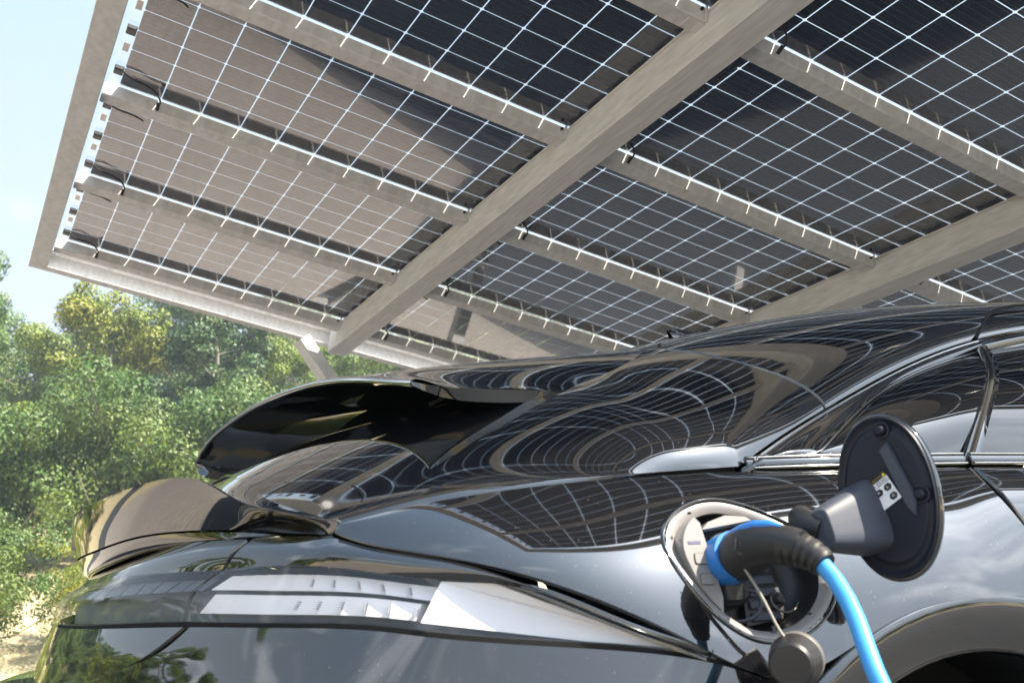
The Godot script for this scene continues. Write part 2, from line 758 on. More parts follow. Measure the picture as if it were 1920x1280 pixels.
func build_carport() -> void:
	var A := Vector3(0.978283614, -0.207270768, 0.0)
	var B := Vector3(-0.01662327, -0.0784591, -0.99677873)
	var N := Vector3(0.20660309, 0.9751323, -0.08020077)
	var c := thing("solar_carport", "galvanized steel carport roofed with see-through solar panels above the black car", "carport")
	c.transform = Transform3D(Basis(A, N, -B), Vector3(0, 1, 0) - N)
	var at := func(u: float, v: float, n: float): return Vector3(u, n + 1.0, -v)
	var V0 := -0.592
	var PITCH := 1.007
	var NROW := 7
	var BAY := 2.0185
	var NBAY := 3
	# purlins between the beams
	var beam_u := []
	for b in NBAY + 1:
		beam_u.append(1.94 + BAY * (b - 1) if b > 0 else -0.105)
	var plen := BAY - 0.14
	var pm := box(Vector3(0, -0.067, -0.085), Vector3(plen, 0, 0), 0.004)
	for b in NBAY:
		var u0: float = 0.012 if b == 0 else 1.94 + BAY * (b - 1) + 0.1385
		var u1: float = 1.9385 + BAY * b
		for k in range(1, NROW + 1):
			var m := pm if b > 0 else box(Vector3(0, -0.067, -0.085), Vector3(u1 - u0, 0, 0), 0.004)
			put("purlin", m, M.steel, c, at.call(u0, V0 + PITCH * k, ROOF - 1.0 - 0.004))
	# beams
	for b in NBAY:
		var u: float = 1.94 + BAY * b
		var bm := join([box(at.call(u, -0.2605, 2.472), at.call(u + 0.137, 6.69, 2.640), 0.006), box(at.call(u - 0.004, -0.2605, 2.6405), at.call(u + 0.141, 6.69, 2.651), 0.003)])
		put("beam", bm, M.beam, c)
		for k in range(1, NROW + 1):
			var v := V0 + PITCH * k
			var cl := box(at.call(u - 0.013, v - 0.006, 2.590), at.call(u - 0.0005, v - 0.0005, 2.665), 0.001)
			put("purlin_cleat", cl, M.steel, c)
			put("joint_plate", box(at.call(u - 0.075, v + 0.012, 2.5885), at.call(u - 0.001, v + 0.074, 2.5925), 0.001), M.beam, c)
			var bt := CylinderMesh.new()
			bt.top_radius = 0.007
			bt.bottom_radius = 0.007
			bt.height = 0.016
			bt.radial_segments = 6
			var bo := put("bolt", bt, M.dark_plastic, c, at.call(u - 0.03, v - 0.004, 2.64))
			bo.rotation.x = PI / 2
	# fascias
	var ue := 1.94 + BAY * (NBAY - 1) + 0.15
	put("fascia", join([box(at.call(-0.105, 6.785, 2.545), at.call(ue, 6.705, 2.550), 0.001), box(at.call(-0.105, 6.785, 2.5505), at.call(ue, 6.780, 2.6625), 0.001), box(at.call(-0.105, 6.785, 2.663), at.call(ue, 6.692, 2.668), 0.001)]), M.steel, c)
	put("fascia", box(at.call(-0.105, -0.262, 2.545), at.call(ue, -0.346, 2.668), 0.003), M.steel, c)
	put("fascia", box(at.call(-0.105, 6.7035, 2.545), at.call(0.006, -0.2605, 2.668), 0.003), M.steel, c)
	var bolt := SphereMesh.new()
	bolt.radius = 0.006
	bolt.height = 0.008
	bolt.radial_segments = 8
	bolt.rings = 4
	for k in 24:
		put("fascia_bolt", bolt, M.chrome, c, at.call(0.05 + k * 0.19, 6.69, 2.547))
	# post and knee brace at the far side
	for u in [2.95, 5.6]:
		var p0: Vector3 = at.call(u, 6.745, 2.54)
		var foot := p0 - (c.transform.basis.inverse() * Vector3.UP) * (c.transform * p0).y
		put("post", bar(p0, foot, 0.10, 0.12), M.steel, c)
		var knee := p0.lerp(foot, 0.62)
		put("brace", bar(at.call(u - 1.2, 6.745, 2.543), knee, 0.085, 0.15), M.steel, c)
	# panels
	var cell := cell_mesh()
	var single := {}
	for s in [[0, 3], [0, 4], [0, 5], [1, 3], [1, 4]]:
		single[Vector2i(s[0], s[1])] = true
	var all := []
	for i in 10:
		for j in 6:
			all.append([cell, Transform3D(Basis(), Vector3(0.1934 * (i + 0.5), 0, -0.159 * (j + 0.5)))])
	var grid := join(all)
	var short_grid := join(all.filter(func(a): return a[1].origin.z < -0.318))
	var jb := box(Vector3(-0.021, -0.022, -0.026), Vector3(0.021, 0, 0.026), 0.003)
	var lid := box(Vector3(-0.017, -0.0235, -0.022), Vector3(0.017, -0.0222, 0.022), 0.0005)
	var pad := box(Vector3(-0.013, -0.001, -0.035), Vector3(0.013, 0, 0.035))
	var strip := box(Vector3(0.0, -0.0008, -0.47), Vector3(0.004, 0.0, 0.47))
	for b in NBAY:
		for k in NROW:
			var v: float = V0 + PITCH * k
			var u: float = 0.0735 + BAY * b
			var p := Node3D.new()
			p.name = "solar_panel"
			c.add_child(p, true)
			p.position = at.call(u, v + 0.052, ROOF - 1.0)
			put("glass", box(Vector3(-0.052, 0.0, -0.956), Vector3(1.946, 0.003, 0.042)) if false else pane(-0.05, 1.945, -0.955, 0.040 if k > 0 else -0.300), M.glass, p)
			var cells_at := Vector3(0, 0.0035, 0)
			if single.has(Vector2i(b, k)):
				for i in 10:
					for j in 6:
						put("cell", cell, M.cell, p, cells_at + Vector3(0.1934 * (i + 0.5), 0, -0.159 * (j + 0.5)))
			else:
				var o := put("cells", grid if k > 0 else short_grid, M.cell, p, cells_at)
				o.set_meta("kind", "stuff")
			for q in range(0 if k > 0 else 1, 3):
				var z: float = [-0.135, -0.47, -0.81][q]
				put("junction_box", jb, M.jbox, p, Vector3(-0.021, -0.0005, z))
				put("junction_lid", lid, M.cap_grey, p, Vector3(-0.021, -0.0005, z))
				if q < 2:
					put("ribbon_pad", pad, M.ribbon, p, Vector3(-0.021, 0.005, z - 0.165))
			for q in ([0, 2] if k > 0 else [2]):
				var z: float = [-0.135, -0.47, -0.81][q]
				var s := 1.0 if q == 2 else 0.75
				var way := PackedVector3Array([Vector3(0.0, -0.012, z), Vector3(0.05 * s, -0.026, z - 0.010), Vector3(0.11 * s, -0.022, z - 0.03), Vector3(0.165 * s, -0.032, z - 0.055), Vector3(0.19 * s, -0.05, z - 0.085), Vector3(0.185 * s, -0.064, z - 0.115)])
				if q == 0:
					way = PackedVector3Array([Vector3(0.0, -0.012, z), Vector3(0.04, -0.026, z + 0.01), Vector3(0.09, -0.028, z + 0.012), Vector3(0.135, -0.04, z + 0.02), Vector3(0.15, -0.034, z + 0.0)])
				var lead := [tube(curve(way, 20), 0.0044, 8)]
				if q == 2:
					lead.append(tube(PackedVector3Array([way[5] + Vector3(0, 0.012, 0.02), way[5] + Vector3(0.002, 0, -0.004), way[5] + Vector3(0.002, -0.006, -0.012)]), 0.0085, 10))
				put("cable_lead", join(lead), M.rubber, p)


func pane(x0: float, x1: float, z0: float, z1: float) -> ArrayMesh:
	return sheet([PackedVector3Array([Vector3(x0, 0, z0), Vector3(x1, 0, z0)]), PackedVector3Array([Vector3(x0, 0, z1), Vector3(x1, 0, z1)])], Vector3.DOWN)


func bar(a: Vector3, b: Vector3, w: float, d: float) -> ArrayMesh:
	var y := (b - a).normalized()
	var z := Vector3(0, 0, 1)
	z = (z - y * z.dot(y)).normalized()
	var x := y.cross(z)
	return join([[box(Vector3(-w / 2, 0, -d / 2), Vector3(w / 2, a.distance_to(b), d / 2), 0.004), Transform3D(Basis(x, y, z), a)]])


func cell_mesh() -> ArrayMesh:
	var hx := 0.0943
	var hz := 0.0776
	var c := 0.0065
	var o := [Vector2(-hx + c, -hz), Vector2(hx - c, -hz), Vector2(hx, -hz + c), Vector2(hx, hz - c), Vector2(hx - c, hz), Vector2(-hx + c, hz), Vector2(-hx, hz - c), Vector2(-hx, -hz + c)]
	var V := PackedVector3Array()
	var N := PackedVector3Array()
	var U := PackedVector2Array()
	var I := PackedInt32Array()
	for s in [0, 1]:
		var b := V.size()
		for p in o:
			V.append(Vector3(p.x, 0.0004 * s, p.y))
			N.append(Vector3.UP if s else Vector3.DOWN)
			U.append(Vector2(p.x / hx, p.y / hz) * 0.5 + Vector2(0.5, 0.5))
		for k in range(1, 7):
			if s:
				I.append_array([b, b + k, b + k + 1])
			else:
				I.append_array([b, b + k + 1, b + k])
	return arrays(V, N, I, U)


# =====================================================================  car
# Car coordinates: x forward, y up, z to the right; the node stands on the ground under the tail.
func V3(a: Array) -> PackedVector3Array:
	var p := PackedVector3Array()
	for k in range(0, a.size(), 3):
		p.append(Vector3(a[k], a[k + 1], a[k + 2]))
	return p


func both(car: Node3D, called: String, g: Array, hint: Vector3, m: Material, flange := 0.010, hole: Variant = null) -> void:
	put(called, sheet(g, hint, flange, hole), m, car)
	put(called, sheet(mirrored(g), Vector3(hint.x, hint.y, -hint.z), flange), m, car)


const PO := Vector3(0.637, 0.9665, 0.918)   # middle of the charge port
const PN := Vector3(0.0200512, 0.27069114, 0.9624574)
const PX := Vector3(0.99979895, -0.00542877, -0.0193023)
const PY := Vector3(0.0, 0.96265094, -0.270745577)


func port_outline() -> PackedVector3Array:
	var p := V3([-0.1096, 0.0391, 0, -0.0966, 0.0664, 0, -0.0683, 0.0865, 0, -0.0226, 0.0953, 0, 0.0272, 0.0826, 0, 0.0673, 0.0581, 0, 0.0931, 0.0310, 0, 0.1017, 0.0018, 0, 0.0974, -0.0255, 0, 0.0809, -0.0504, 0, 0.0481, -0.0739, 0, 0.0106, -0.0837, 0, -0.0245, -0.0813, 0, -0.0518, -0.0683, 0, -0.0764, -0.0460, 0, -0.0952, -0.0171, 0, -0.1061, 0.0118, 0])
	var q := p.duplicate()
	q.append_array(p)
	q.append_array(p)
	q.append(p[0])
	var t := knots(q)
	var n := p.size()
	var at := PackedFloat64Array()
	for k in 96:
		at.append(lerpf(t[n], t[2 * n], k / 96.0))
	return spline_at(q, at, t)


func on_port(a: float, b: float, d := 0.0) -> Vector3:
	return PO + PX * a + PY * b + PN * d


func build_car() -> void:
	var car := thing("parked_car", "glossy black electric car seen from its right rear corner, plugged in to charge", "car", CAR_AT, CAR_TURN)
	var R := Vector3(0, 0.3, 1)
	# ------------------------------------------------ upper body: tailgate sides, rear glass, roof
	# lower edge (traced by hand), the same edge without its corner, and the crown line
	var edge := V3([0.171, 1.0465, 0.735, 0.291, 1.0725, 0.779, 0.540, 1.0905, 0.8115, 0.691, 1.0975, 0.8105, 0.791, 1.142, 0.770, 0.914, 1.190, 0.720, 1.092, 1.257, 0.660, 1.356, 1.337, 0.602, 1.75, 1.388, 0.585, 2.3, 1.372, 0.605, 2.86, 1.26, 0.66])
	var calm := V3([0.171, 1.0465, 0.735, 0.291, 1.0725, 0.779, 0.540, 1.0930, 0.8100, 0.691, 1.112, 0.800, 0.791, 1.147, 0.765, 0.914, 1.190, 0.720, 1.092, 1.257, 0.660, 1.356, 1.337, 0.602, 1.75, 1.388, 0.585, 2.3, 1.372, 0.605, 2.86, 1.26, 0.66])
	var crown := V3([0.090, 1.160, 0.0, 0.24, 1.222, 0.0, 0.50, 1.288, 0.0, 0.64, 1.328, 0.0, 0.71, 1.352, 0.0, 0.79, 1.378, 0.0, 1.05, 1.440, 0.0, 1.36, 1.484, 0.0, 1.75, 1.512, 0.0, 2.3, 1.498, 0.0, 2.76, 1.420, 0.0])
	var per := 14
	# the lowest edge breaks at the window's tip: two splines instead of one
	var low := stations(edge.slice(0, 4), per)
	low.append_array(stations(edge.slice(3), per).slice(1))
	var calm_s := stations(calm, per)
	var crown_s := stations(crown, per)
	var g := []
	for j in 85:
		var w := exp(-j / 12.0)
		var r := PackedVector3Array()
		for k in calm_s.size():
			var e := calm_s[k] + (low[k] - calm_s[k]) * w
			var phi0 := lerpf(0.42, 0.03, smoothstep(0.30, 0.62, e.x))
			var phi := lerpf(phi0, PI * 0.5, pow(j / 84.0, 1.15))
			var sn := (sin(phi) - sin(phi0)) / (1.0 - sin(phi0))
			r.append(Vector3(lerpf(e.x, crown_s[k].x, smoothstep(0.0, 0.8, sn)), e.y + (crown_s[k].y - e.y) * pow(sn, lerpf(1.75, 1.04, smoothstep(0.20, 0.60, e.x))), e.z * cos(phi) / cos(phi0)))
		g.append(r)
	var cut := per * 5
	var gt := part_of(g, 0, cut)
	var gr := part_of(g, cut, g[0].size() - 1)
	for j in g.size():
		gt[j][cut] = g[j][cut].lerp(g[j][cut - 1], 0.35)
		gr[j][0] = g[j][cut].lerp(g[j][cut + 1], 0.35)
	both(car, "tailgate", gt, R, M.paint, 0.012)
	both(car, "roof", gr, R, M.paint, 0.012)
	var lay := func(src: Array, d: float):
		var o := []
		for r in src:
			o.append(moved(r, Vector3(0, -d, 0)))
		return o
	both(car, "tailgate_seal", lay.call(part_of(g, cut - 3, cut + 3), 0.009), R, M.gap, 0.0)
	# roof moulding: a thin raised bead along each side
	var bead := PackedVector3Array()
	var row_i := 55
	for j in range(cut + 2, g[0].size(), 3):
		bead.append(g[row_i][j] + Vector3(0, 0.0015, 0))
	put("roof_moulding", tube(bead, 0.005, 8, 0.7), M.gloss, car)
	put("roof_moulding", tube(mirrored([bead])[0], 0.005, 8, 0.7), M.gloss, car)
	# shark fin aerial
	var fin := across([
		curve(V3([1.08, 1.430, 0.018, 1.16, 1.450, 0.021, 1.25, 1.462, 0.014]), 12),
		curve(V3([1.085, 1.455, 0.011, 1.15, 1.470, 0.013, 1.245, 1.466, 0.008]), 12),
		curve(V3([1.072, 1.481, 0.0, 1.110, 1.484, 0.0, 1.245, 1.468, 0.0]), 12),
		curve(V3([1.085, 1.455, -0.011, 1.15, 1.470, -0.013, 1.245, 1.466, -0.008]), 12),
		curve(V3([1.08, 1.430, -0.018, 1.16, 1.450, -0.021, 1.25, 1.462, -0.014]), 12)], 16)
	put("antenna_fin", sheet(fin, Vector3.UP), M.gloss, car)
	# ------------------------------------------------ quarter panel
	var top := stations(V3([0.166, 1.0415, 0.737, 0.225, 1.0545, 0.762, 0.360, 1.0735, 0.796, 0.560, 1.0865, 0.8145, 0.691, 1.0895, 0.8195, 0.827, 1.0895, 0.836, 0.94, 1.0885, 0.842, 1.045, 1.0875, 0.846]), 10)
	var bot := stations(V3([0.163, 1.0320, 0.739, 0.192, 1.0185, 0.774, 0.322, 0.9835, 0.870, 0.521, 0.8935, 0.941, 0.630, 0.8480, 0.954, 0.790, 0.8960, 0.950, 0.95, 0.9150, 0.950, 1.110, 0.8800, 0.950]), 10)
	top = stations(top, 4)
	bot = stations(bot, 4)
	var fine := []
	for i in 97:
		var t := i / 96.0
		var r := PackedVector3Array()
		for k in top.size():
			var p0 := top[k]
			var p3 := bot[k]
			var len := p0.distance_to(p3)
			var p1 := Vector3(lerpf(p0.x, p3.x, 0.25), p0.y - len * 0.21, p0.z + len * 0.25)
			var p2 := Vector3(lerpf(p0.x, p3.x, 0.70), p3.y + len * 0.30, p3.z - len * 0.10)
			r.append(p0.bezier_interpolate(p1, p2, p3, t))
		fine.append(r)
	var rim := port_outline()
	var rim2 := PackedVector2Array()
	for p in rim:
		rim2.append(Vector2(p.x, p.y) * 1.005)
	var in_port := func(p: Vector3): return Geometry2D.is_point_in_polygon(Vector2((p - PO).dot(PX), (p - PO).dot(PY)), rim2)
	both(car, "quarter_panel", fine, R, M.paint, 0.010, in_port)
	both(car, "shoulder_seal", across([moved(low.slice(0, per * 3 + 1), Vector3(0, 0.004, -0.012)), moved(low.slice(0, per * 3 + 1), Vector3(0, -0.014, -0.006))], 2), R, M.gap, 0.0)
	# ------------------------------------------------ windows and their trim
	var belt := stations(V3([0.700, 1.098, 0.812, 0.76, 1.0985, 0.822, 0.827, 1.0985, 0.830, 1.051, 1.098, 0.836]), 12)
	var arch_in := curve(V3([0.724, 1.109, 0.810, 0.832, 1.155, 0.772, 0.962, 1.212, 0.726, 1.118, 1.264, 0.676, 1.256, 1.303, 0.640, 1.352, 1.325, 0.618]), 36)
	var glass_low := curve(V3([0.815, 1.1120, 0.823, 0.90, 1.112, 0.827, 1.053, 1.110, 0.832]), 36)
	var glass_up := curve(V3([0.830, 1.1200, 0.8145, 0.985, 1.198, 0.734, 1.118, 1.250, 0.682, 1.256, 1.289, 0.646, 1.342, 1.309, 0.624]), 36)
	var bulge := PackedVector3Array()
	var q1 := PackedVector3Array()
	for k in 37:
		var hh := glass_low[k].distance_to(glass_up[k])
		q1.append(glass_low[k].lerp(glass_up[k], 0.28) + Vector3(0, 0.045, 0.075) * hh)
		bulge.append(glass_low[k].lerp(glass_up[k], 0.6) + Vector3(0, 0.050, 0.080) * hh)
	both(car, "quarter_window", across([glass_low, q1, bulge, glass_up], 18), R, M.window, 0.006)
	# black trim between the roof and the glass
	var outer := PackedVector3Array()
	for j in range(per * 3, per * 7 + 1):
		outer.append(low[j])
	outer = curve(outer, 48)
	var inner := curve(V3([0.735, 1.1045, 0.813, 0.775, 1.108, 0.816, 0.812, 1.113, 0.8195, 0.8285, 1.120, 0.8135, 0.87, 1.142, 0.793, 0.985, 1.198, 0.734, 1.118, 1.25, 0.682, 1.256, 1.289, 0.646, 1.342, 1.309, 0.624]), 48)
	var o2 := moved(outer, Vector3(0, -0.005, 0.004))
	var mid := PackedVector3Array()
	for k in 49:
		mid.append((o2[k] + inner[k]) * 0.5 + Vector3(-0.002, 0.004, 0.010))
	both(car, "window_trim", across([o2, mid, inner], 10), R, M.gloss, 0.008)
	var line := func(p: PackedVector3Array, r: float, by: Vector3):
		return tube(moved(p, by), r, 8)
	for z in [1, -1]:
		for a in [[outer, 0.0020, Vector3(0.001, -0.004, 0.006)], [inner.slice(2), 0.0016, Vector3(0, 0.001, 0.003)], [belt, 0.0016, Vector3(0, 0.010, 0.004)], [belt, 0.0015, Vector3(0, -0.004, 0.010)]]:
			var p: PackedVector3Array = moved(a[0], a[2])
			if z < 0:
				p = mirrored([p])[0]
			var fade := PackedFloat32Array()
			for k in p.size():
				fade.append(a[1] * clampf((k + 0.4) / 3.0, 0.1, 1.0))
			put("bright_strip", tube(p, fade, 8), M.chrome, car)
	both(car, "belt_moulding", across([moved(belt, Vector3(0, 0.012, 0.0)), moved(belt, Vector3(0, 0.004, 0.0065)), moved(belt, Vector3(0, -0.006, 0.007))], 4), R, M.gloss, 0.006)
	# ------------------------------------------------ doors (one long flank in front of the shut line)
	var d_top := stations(V3([1.062, 1.0880, 0.847, 1.3, 1.082, 0.850, 1.9, 1.060, 0.850, 2.6, 1.030, 0.840, 3.1, 1.000, 0.82]), 10)
	var d_1 := stations(V3([1.066, 1.0580, 0.879, 1.31, 1.050, 0.882, 1.9, 1.028, 0.882, 2.6, 0.99, 0.875, 3.1, 0.96, 0.86]), 10)
	var d_2 := stations(V3([1.084, 1.000, 0.904, 1.33, 0.98, 0.905, 1.9, 0.95, 0.900, 2.6, 0.92, 0.895, 3.1, 0.90, 0.885]), 10)
	var d_3 := stations(V3([1.130, 0.880, 0.926, 1.38, 0.80, 0.900, 1.9, 0.76, 0.890, 2.6, 0.74, 0.890, 3.1, 0.73, 0.89]), 10)
	var d_4 := stations(V3([1.290, 0.680, 0.916, 1.48, 0.45, 0.895, 1.9, 0.42, 0.890, 2.6, 0.42, 0.890, 3.1, 0.42, 0.88]), 10)
	both(car, "rear_door", part_of(across([d_top, d_1, d_2, d_3, d_4], 36), 0, 19), R, M.paint, 0.010)
	both(car, "front_door", part_of(across([d_top, d_1, d_2, d_3, d_4], 36), 20, 40), R, M.paint, 0.010)
	both(car, "sill", across([moved(d_4, Vector3(0, -0.004, 0.004)), curve(V3([1.30, 0.30, 0.88, 2.2, 0.28, 0.87, 3.15, 0.30, 0.87]), 40)], 6), R, M.dark_plastic, 0.01)
	var w_low := curve(V3([1.066, 1.110, 0.833, 1.5, 1.10, 0.838, 2.2, 1.070, 0.835, 2.95, 1.04, 0.815]), 60)
	var w_up := curve(V3([1.352, 1.311, 0.622, 1.75, 1.362, 0.602, 2.3, 1.348, 0.622, 2.86, 1.235, 0.675]), 60)
	var w_mid := PackedVector3Array()
	var w_q := PackedVector3Array()
	for k in 61:
		var hh := w_low[k].distance_to(w_up[k])
		w_q.append(w_low[k].lerp(w_up[k], 0.28) + Vector3(0, 0.045, 0.075) * hh)
		w_mid.append(w_low[k].lerp(w_up[k], 0.6) + Vector3(0, 0.050, 0.080) * hh)
	var dbelt := curve(V3([1.063, 1.098, 0.837, 1.5, 1.090, 0.842, 2.2, 1.060, 0.84, 2.95, 1.020, 0.822]), 40)
	both(car, "belt_moulding", across([moved(dbelt, Vector3(0, 0.012, 0.0)), moved(dbelt, Vector3(0, 0.004, 0.0065)), moved(dbelt, Vector3(0, -0.006, 0.007))], 4), R, M.gloss, 0.006)
	for z in [1, -1]:
		for a in [[0.010, 0.004], [-0.004, 0.010]]:
			var p := moved(dbelt, Vector3(0, a[0], a[1]))
			put("bright_strip", tube(p if z > 0 else mirrored([p])[0] as PackedVector3Array, 0.0015, 8), M.chrome, car)
	both(car, "door_window", across([w_low, w_q, w_mid, w_up], 18), R, M.window, 0.006)
	var left_p := moved(curve(PackedVector3Array([glass_low[36] + Vector3(0, -0.014, 0.004), q1[36], bulge[36], glass_up[36] + Vector3(0.008, 0.014, -0.012)]), 16), Vector3(0, 0.002, 0.004))
	var right_p := moved(curve(PackedVector3Array([w_low[0] + Vector3(0.012, -0.014, 0.004), w_q[0] + Vector3(0.012, 0, 0), w_mid[0] + Vector3(0.012, 0, 0), w_up[0] + Vector3(0.014, 0.012, -0.010)]), 16), Vector3(0, 0.002, 0.004))
	var mid_p := PackedVector3Array()
	for k in 17:
		mid_p.append((left_p[k] + right_p[k]) * 0.5 + Vector3(0, -0.001, -0.003))
	both(car, "door_pillar", across([left_p, mid_p, right_p], 6), R, M.gloss, 0.008)
	for z in [1, -1]:
		put("shut_line", tube(mid_p if z > 0 else mirrored([mid_p])[0] as PackedVector3Array, 0.0035, 6), M.gap, car)
	var frame := PackedVector3Array()
	for j in range(per * 7, g[0].size()):
		frame.append(low[j])
	frame = curve(frame, 40)
	both(car, "window_frame", across([moved(frame, Vector3(0.004, -0.004, 0.004)), moved(frame, Vector3(0.004, -0.013, 0.018)), moved(frame, Vector3(0.004, -0.030, 0.014))], 6), R, M.gloss, 0.006)
	for z in [1, -1]:
		var p := moved(frame, Vector3(0.004, -0.028, 0.018))
		put("bright_strip", tube(p if z > 0 else mirrored([p])[0] as PackedVector3Array, 0.0022, 8), M.chrome, car)
	# shut line of the rear door, running up over the roof side
	var shut := curve(V3([1.120, 0.900, 0.920, 1.074, 1.000, 0.901, 1.052, 1.085, 0.846]), 16)
	for z in [1, -1]:
		put("shut_line", tube(shut if z > 0 else mirrored([shut])[0] as PackedVector3Array, 0.0035, 6), M.gap, car)
		var up := curve(V3([1.356, 1.338, 0.606, 1.40, 1.371, 0.584, 1.46, 1.405, 0.556, 1.60, 1.430, 0.540, 2.1, 1.432, 0.535]), 24)
		put("shut_line", tube(up if z > 0 else mirrored([up])[0] as PackedVector3Array, 0.0030, 6), M.gap, car)
	# ------------------------------------------------ ducktail
	var ridge := curve(V3([-0.160, 1.0900, 0.0, -0.154, 1.0930, 0.12, -0.123, 1.1010, 0.271, -0.084, 1.1105, 0.377, -0.038, 1.1188, 0.468, 0.003, 1.1175, 0.534, 0.028, 1.1061, 0.570, 0.060, 1.0817, 0.611, 0.102, 1.0642, 0.663, 0.144, 1.0508, 0.708, 0.169, 1.0442, 0.735]), 48)
	var under := curve(V3([-0.150, 1.0190, 0.0, -0.143, 1.0235, 0.115, -0.110, 1.0330, 0.268, -0.055, 1.0463, 0.395, 0.008, 1.0487, 0.497, 0.066, 1.0445, 0.573, 0.118, 1.0372, 0.636, 0.163, 1.0300, 0.723]), 48)
	var face := PackedVector3Array()
	for k in 49:
		var f := float(k) / 48.0
		face.append((ridge[k] + under[k]) * 0.5 + Vector3(-0.0025, 0, 0.002 * f) * (1.0 - f))
	var f1 := PackedVector3Array()
	for k in 49:
		f1.append(ridge[k].lerp(under[k], 0.10) + Vector3(-0.0010, 0.0, 0.0004) * (1.0 - 0.8 * float(k) / 48.0))
	var lip := PackedVector3Array()
	for k in 49:
		lip.append(under[k] + Vector3(0.012, -0.006, -0.003) * (1.0 - 0.8 * float(k) / 48.0))
	both(car, "ducktail", across([ridge, f1, face, under], 20), Vector3(-1, 0, 0.3), M.paint, 0.0)
	var deck := curve(V3([0.090, 1.158, 0.0, 0.090, 1.149, 0.18, 0.092, 1.1235, 0.38, 0.105, 1.0905, 0.53, 0.144, 1.0610, 0.65, 0.171, 1.0455, 0.733]), 48)
	var dm := PackedVector3Array()
	for k in 49:
		dm.append(ridge[k].lerp(deck[k], 0.45) + Vector3(0, -0.020, 0) * (1.0 - pow(float(k) / 48.0, 3.0)))
	var d0 := PackedVector3Array()
	for k in 49:
		d0.append(ridge[k] + Vector3(0.006, 0.001, -0.001) * (1.0 - 0.9 * float(k) / 48.0))
	both(car, "ducktail_deck", across([ridge, d0, dm, deck], 16), Vector3.UP, M.paint, 0.0)
	# under side of the lip
	var root := curve(V3([-0.085, 1.006, 0.0, -0.080, 1.0100, 0.12, -0.058, 1.0185, 0.26, -0.008, 1.0300, 0.42, 0.040, 1.0350, 0.53, 0.094, 1.0340, 0.625, 0.163, 1.0270, 0.731]), 48)
	var lip_low := PackedVector3Array()
	for k in 49:
		var f := 1.0 - pow(float(k) / 48.0, 1.5)
		lip_low.append(under[k].lerp(root[k], 0.25) + Vector3(0.0, -0.026, 0.0) * f)
	both(car, "ducktail_lip", across([moved(under, Vector3(0.001, -0.003, 0)), lip_low, root], 12), Vector3(-0.5, -1, 0.2), M.gloss, 0.0)
	# emblem pieces: two thin upright bars between short serifs
	var ef := face[1]
	for k in 4:
		var e := [[0.0, 0.004, 0.0026, 0.036], [0.0, 0.013, 0.0018, 0.026], [0.019, 0.006, 0.012, 0.0022], [-0.017, 0.010, 0.012, 0.0022]][k] as Array
		put("emblem", box(ef + Vector3(-0.0022, e[0] - e[3] * 0.5, e[1] - e[2] * 0.5 - 0.012), ef + Vector3(0.004, e[0] + e[3] * 0.5, e[1] + e[2] * 0.5 - 0.012), 0.0005), M.gloss, car)
	# ------------------------------------------------ tail lamp
	var l_top := stations(V3([-0.100, 1.000, 0.0, -0.095, 1.0040, 0.12, -0.075, 1.0125, 0.25, -0.031, 1.0250, 0.40, 0.018, 1.0325, 0.51, 0.082, 1.0315, 0.62, 0.163, 1.0260, 0.733, 0.194, 1.0135, 0.772, 0.256, 0.9985, 0.824, 0.318, 0.9780, 0.868, 0.440, 0.9210, 0.918, 0.545, 0.8765, 0.942]), 9)
	var l_cr := stations(V3([-0.143, 0.975, 0.0, -0.137, 0.9770, 0.12, -0.107, 0.9826, 0.278, -0.054, 0.9923, 0.422, 0.017, 0.9940, 0.551, 0.050, 0.9951, 0.60, 0.103, 0.9968, 0.690, 0.167, 0.9904, 0.762, 0.247, 0.9754, 0.826, 0.343, 0.9600, 0.882, 0.442, 0.9160, 0.921, 0.547, 0.8750, 0.944]), 9)
	var l_mid := stations(V3([-0.176, 0.950, 0.0, -0.169, 0.9520, 0.12, -0.135, 0.9560, 0.27, -0.075, 0.9625, 0.42, -0.025, 0.9650, 0.515, 0.015, 0.9660, 0.575, 0.096, 0.9630, 0.702, 0.185, 0.9570, 0.795, 0.262, 0.9430, 0.850, 0.378, 0.9220, 0.897, 0.465, 0.9030, 0.926, 0.548, 0.8738, 0.945]), 9)
	var l_bot := stations(V3([-0.182, 0.920, 0.0, -0.176, 0.9215, 0.12, -0.131, 0.9246, 0.317, -0.066, 0.9290, 0.455, -0.030, 0.9310, 0.518, 0.002, 0.9318, 0.570, 0.088, 0.9315, 0.709, 0.192, 0.9265, 0.811, 0.253, 0.9170, 0.857, 0.373, 0.9020, 0.903, 0.476, 0.8890, 0.930, 0.549, 0.8725, 0.946]), 9)
	var l_um := PackedVector3Array()
	for k in 100:
		l_um.append((l_top[k] + l_cr[k]) * 0.5 + Vector3(-0.004, 0.002, 0.004))
	var split := 45
	var upper := across([l_top, l_um, l_cr], 10)
	var lens_g := across([l_cr, l_mid, l_bot], 16)
	both(car, "lamp_panel", part_of(upper, 0, split - 1), Vector3(-1, 0, 0.6), M.gloss, 0.008)
	both(car, "lamp_panel", part_of(upper, split, 99), Vector3(-1, 0, 0.6), M.gloss, 0.008)
	for z in [1, -1]:
		var lamp := Node3D.new()
		lamp.name = "tail_lamp"
		car.add_child(lamp, true)
		for c in [[0, split - 1], [split, 99]]:
			var gg := part_of(lens_g, c[0], c[1])
			if z < 0:
				gg = mirrored(gg)
			put("lens", sheet(gg, Vector3(-1, 0, 0.6 * z), 0.004), M.lens, lamp)
		# housing behind the lens
		var back := []
		for k in lens_g.size():
			var r := PackedVector3Array()
			for c in 100:
				var nn := Vector3(-1.0, 0.15, 0.25 + 1.2 * c / 99.0).normalized()
				r.append(lens_g[k][c] - nn * 0.034 * minf(1.0, (99 - c) / 12.0 + 0.05))
			back.append(r)
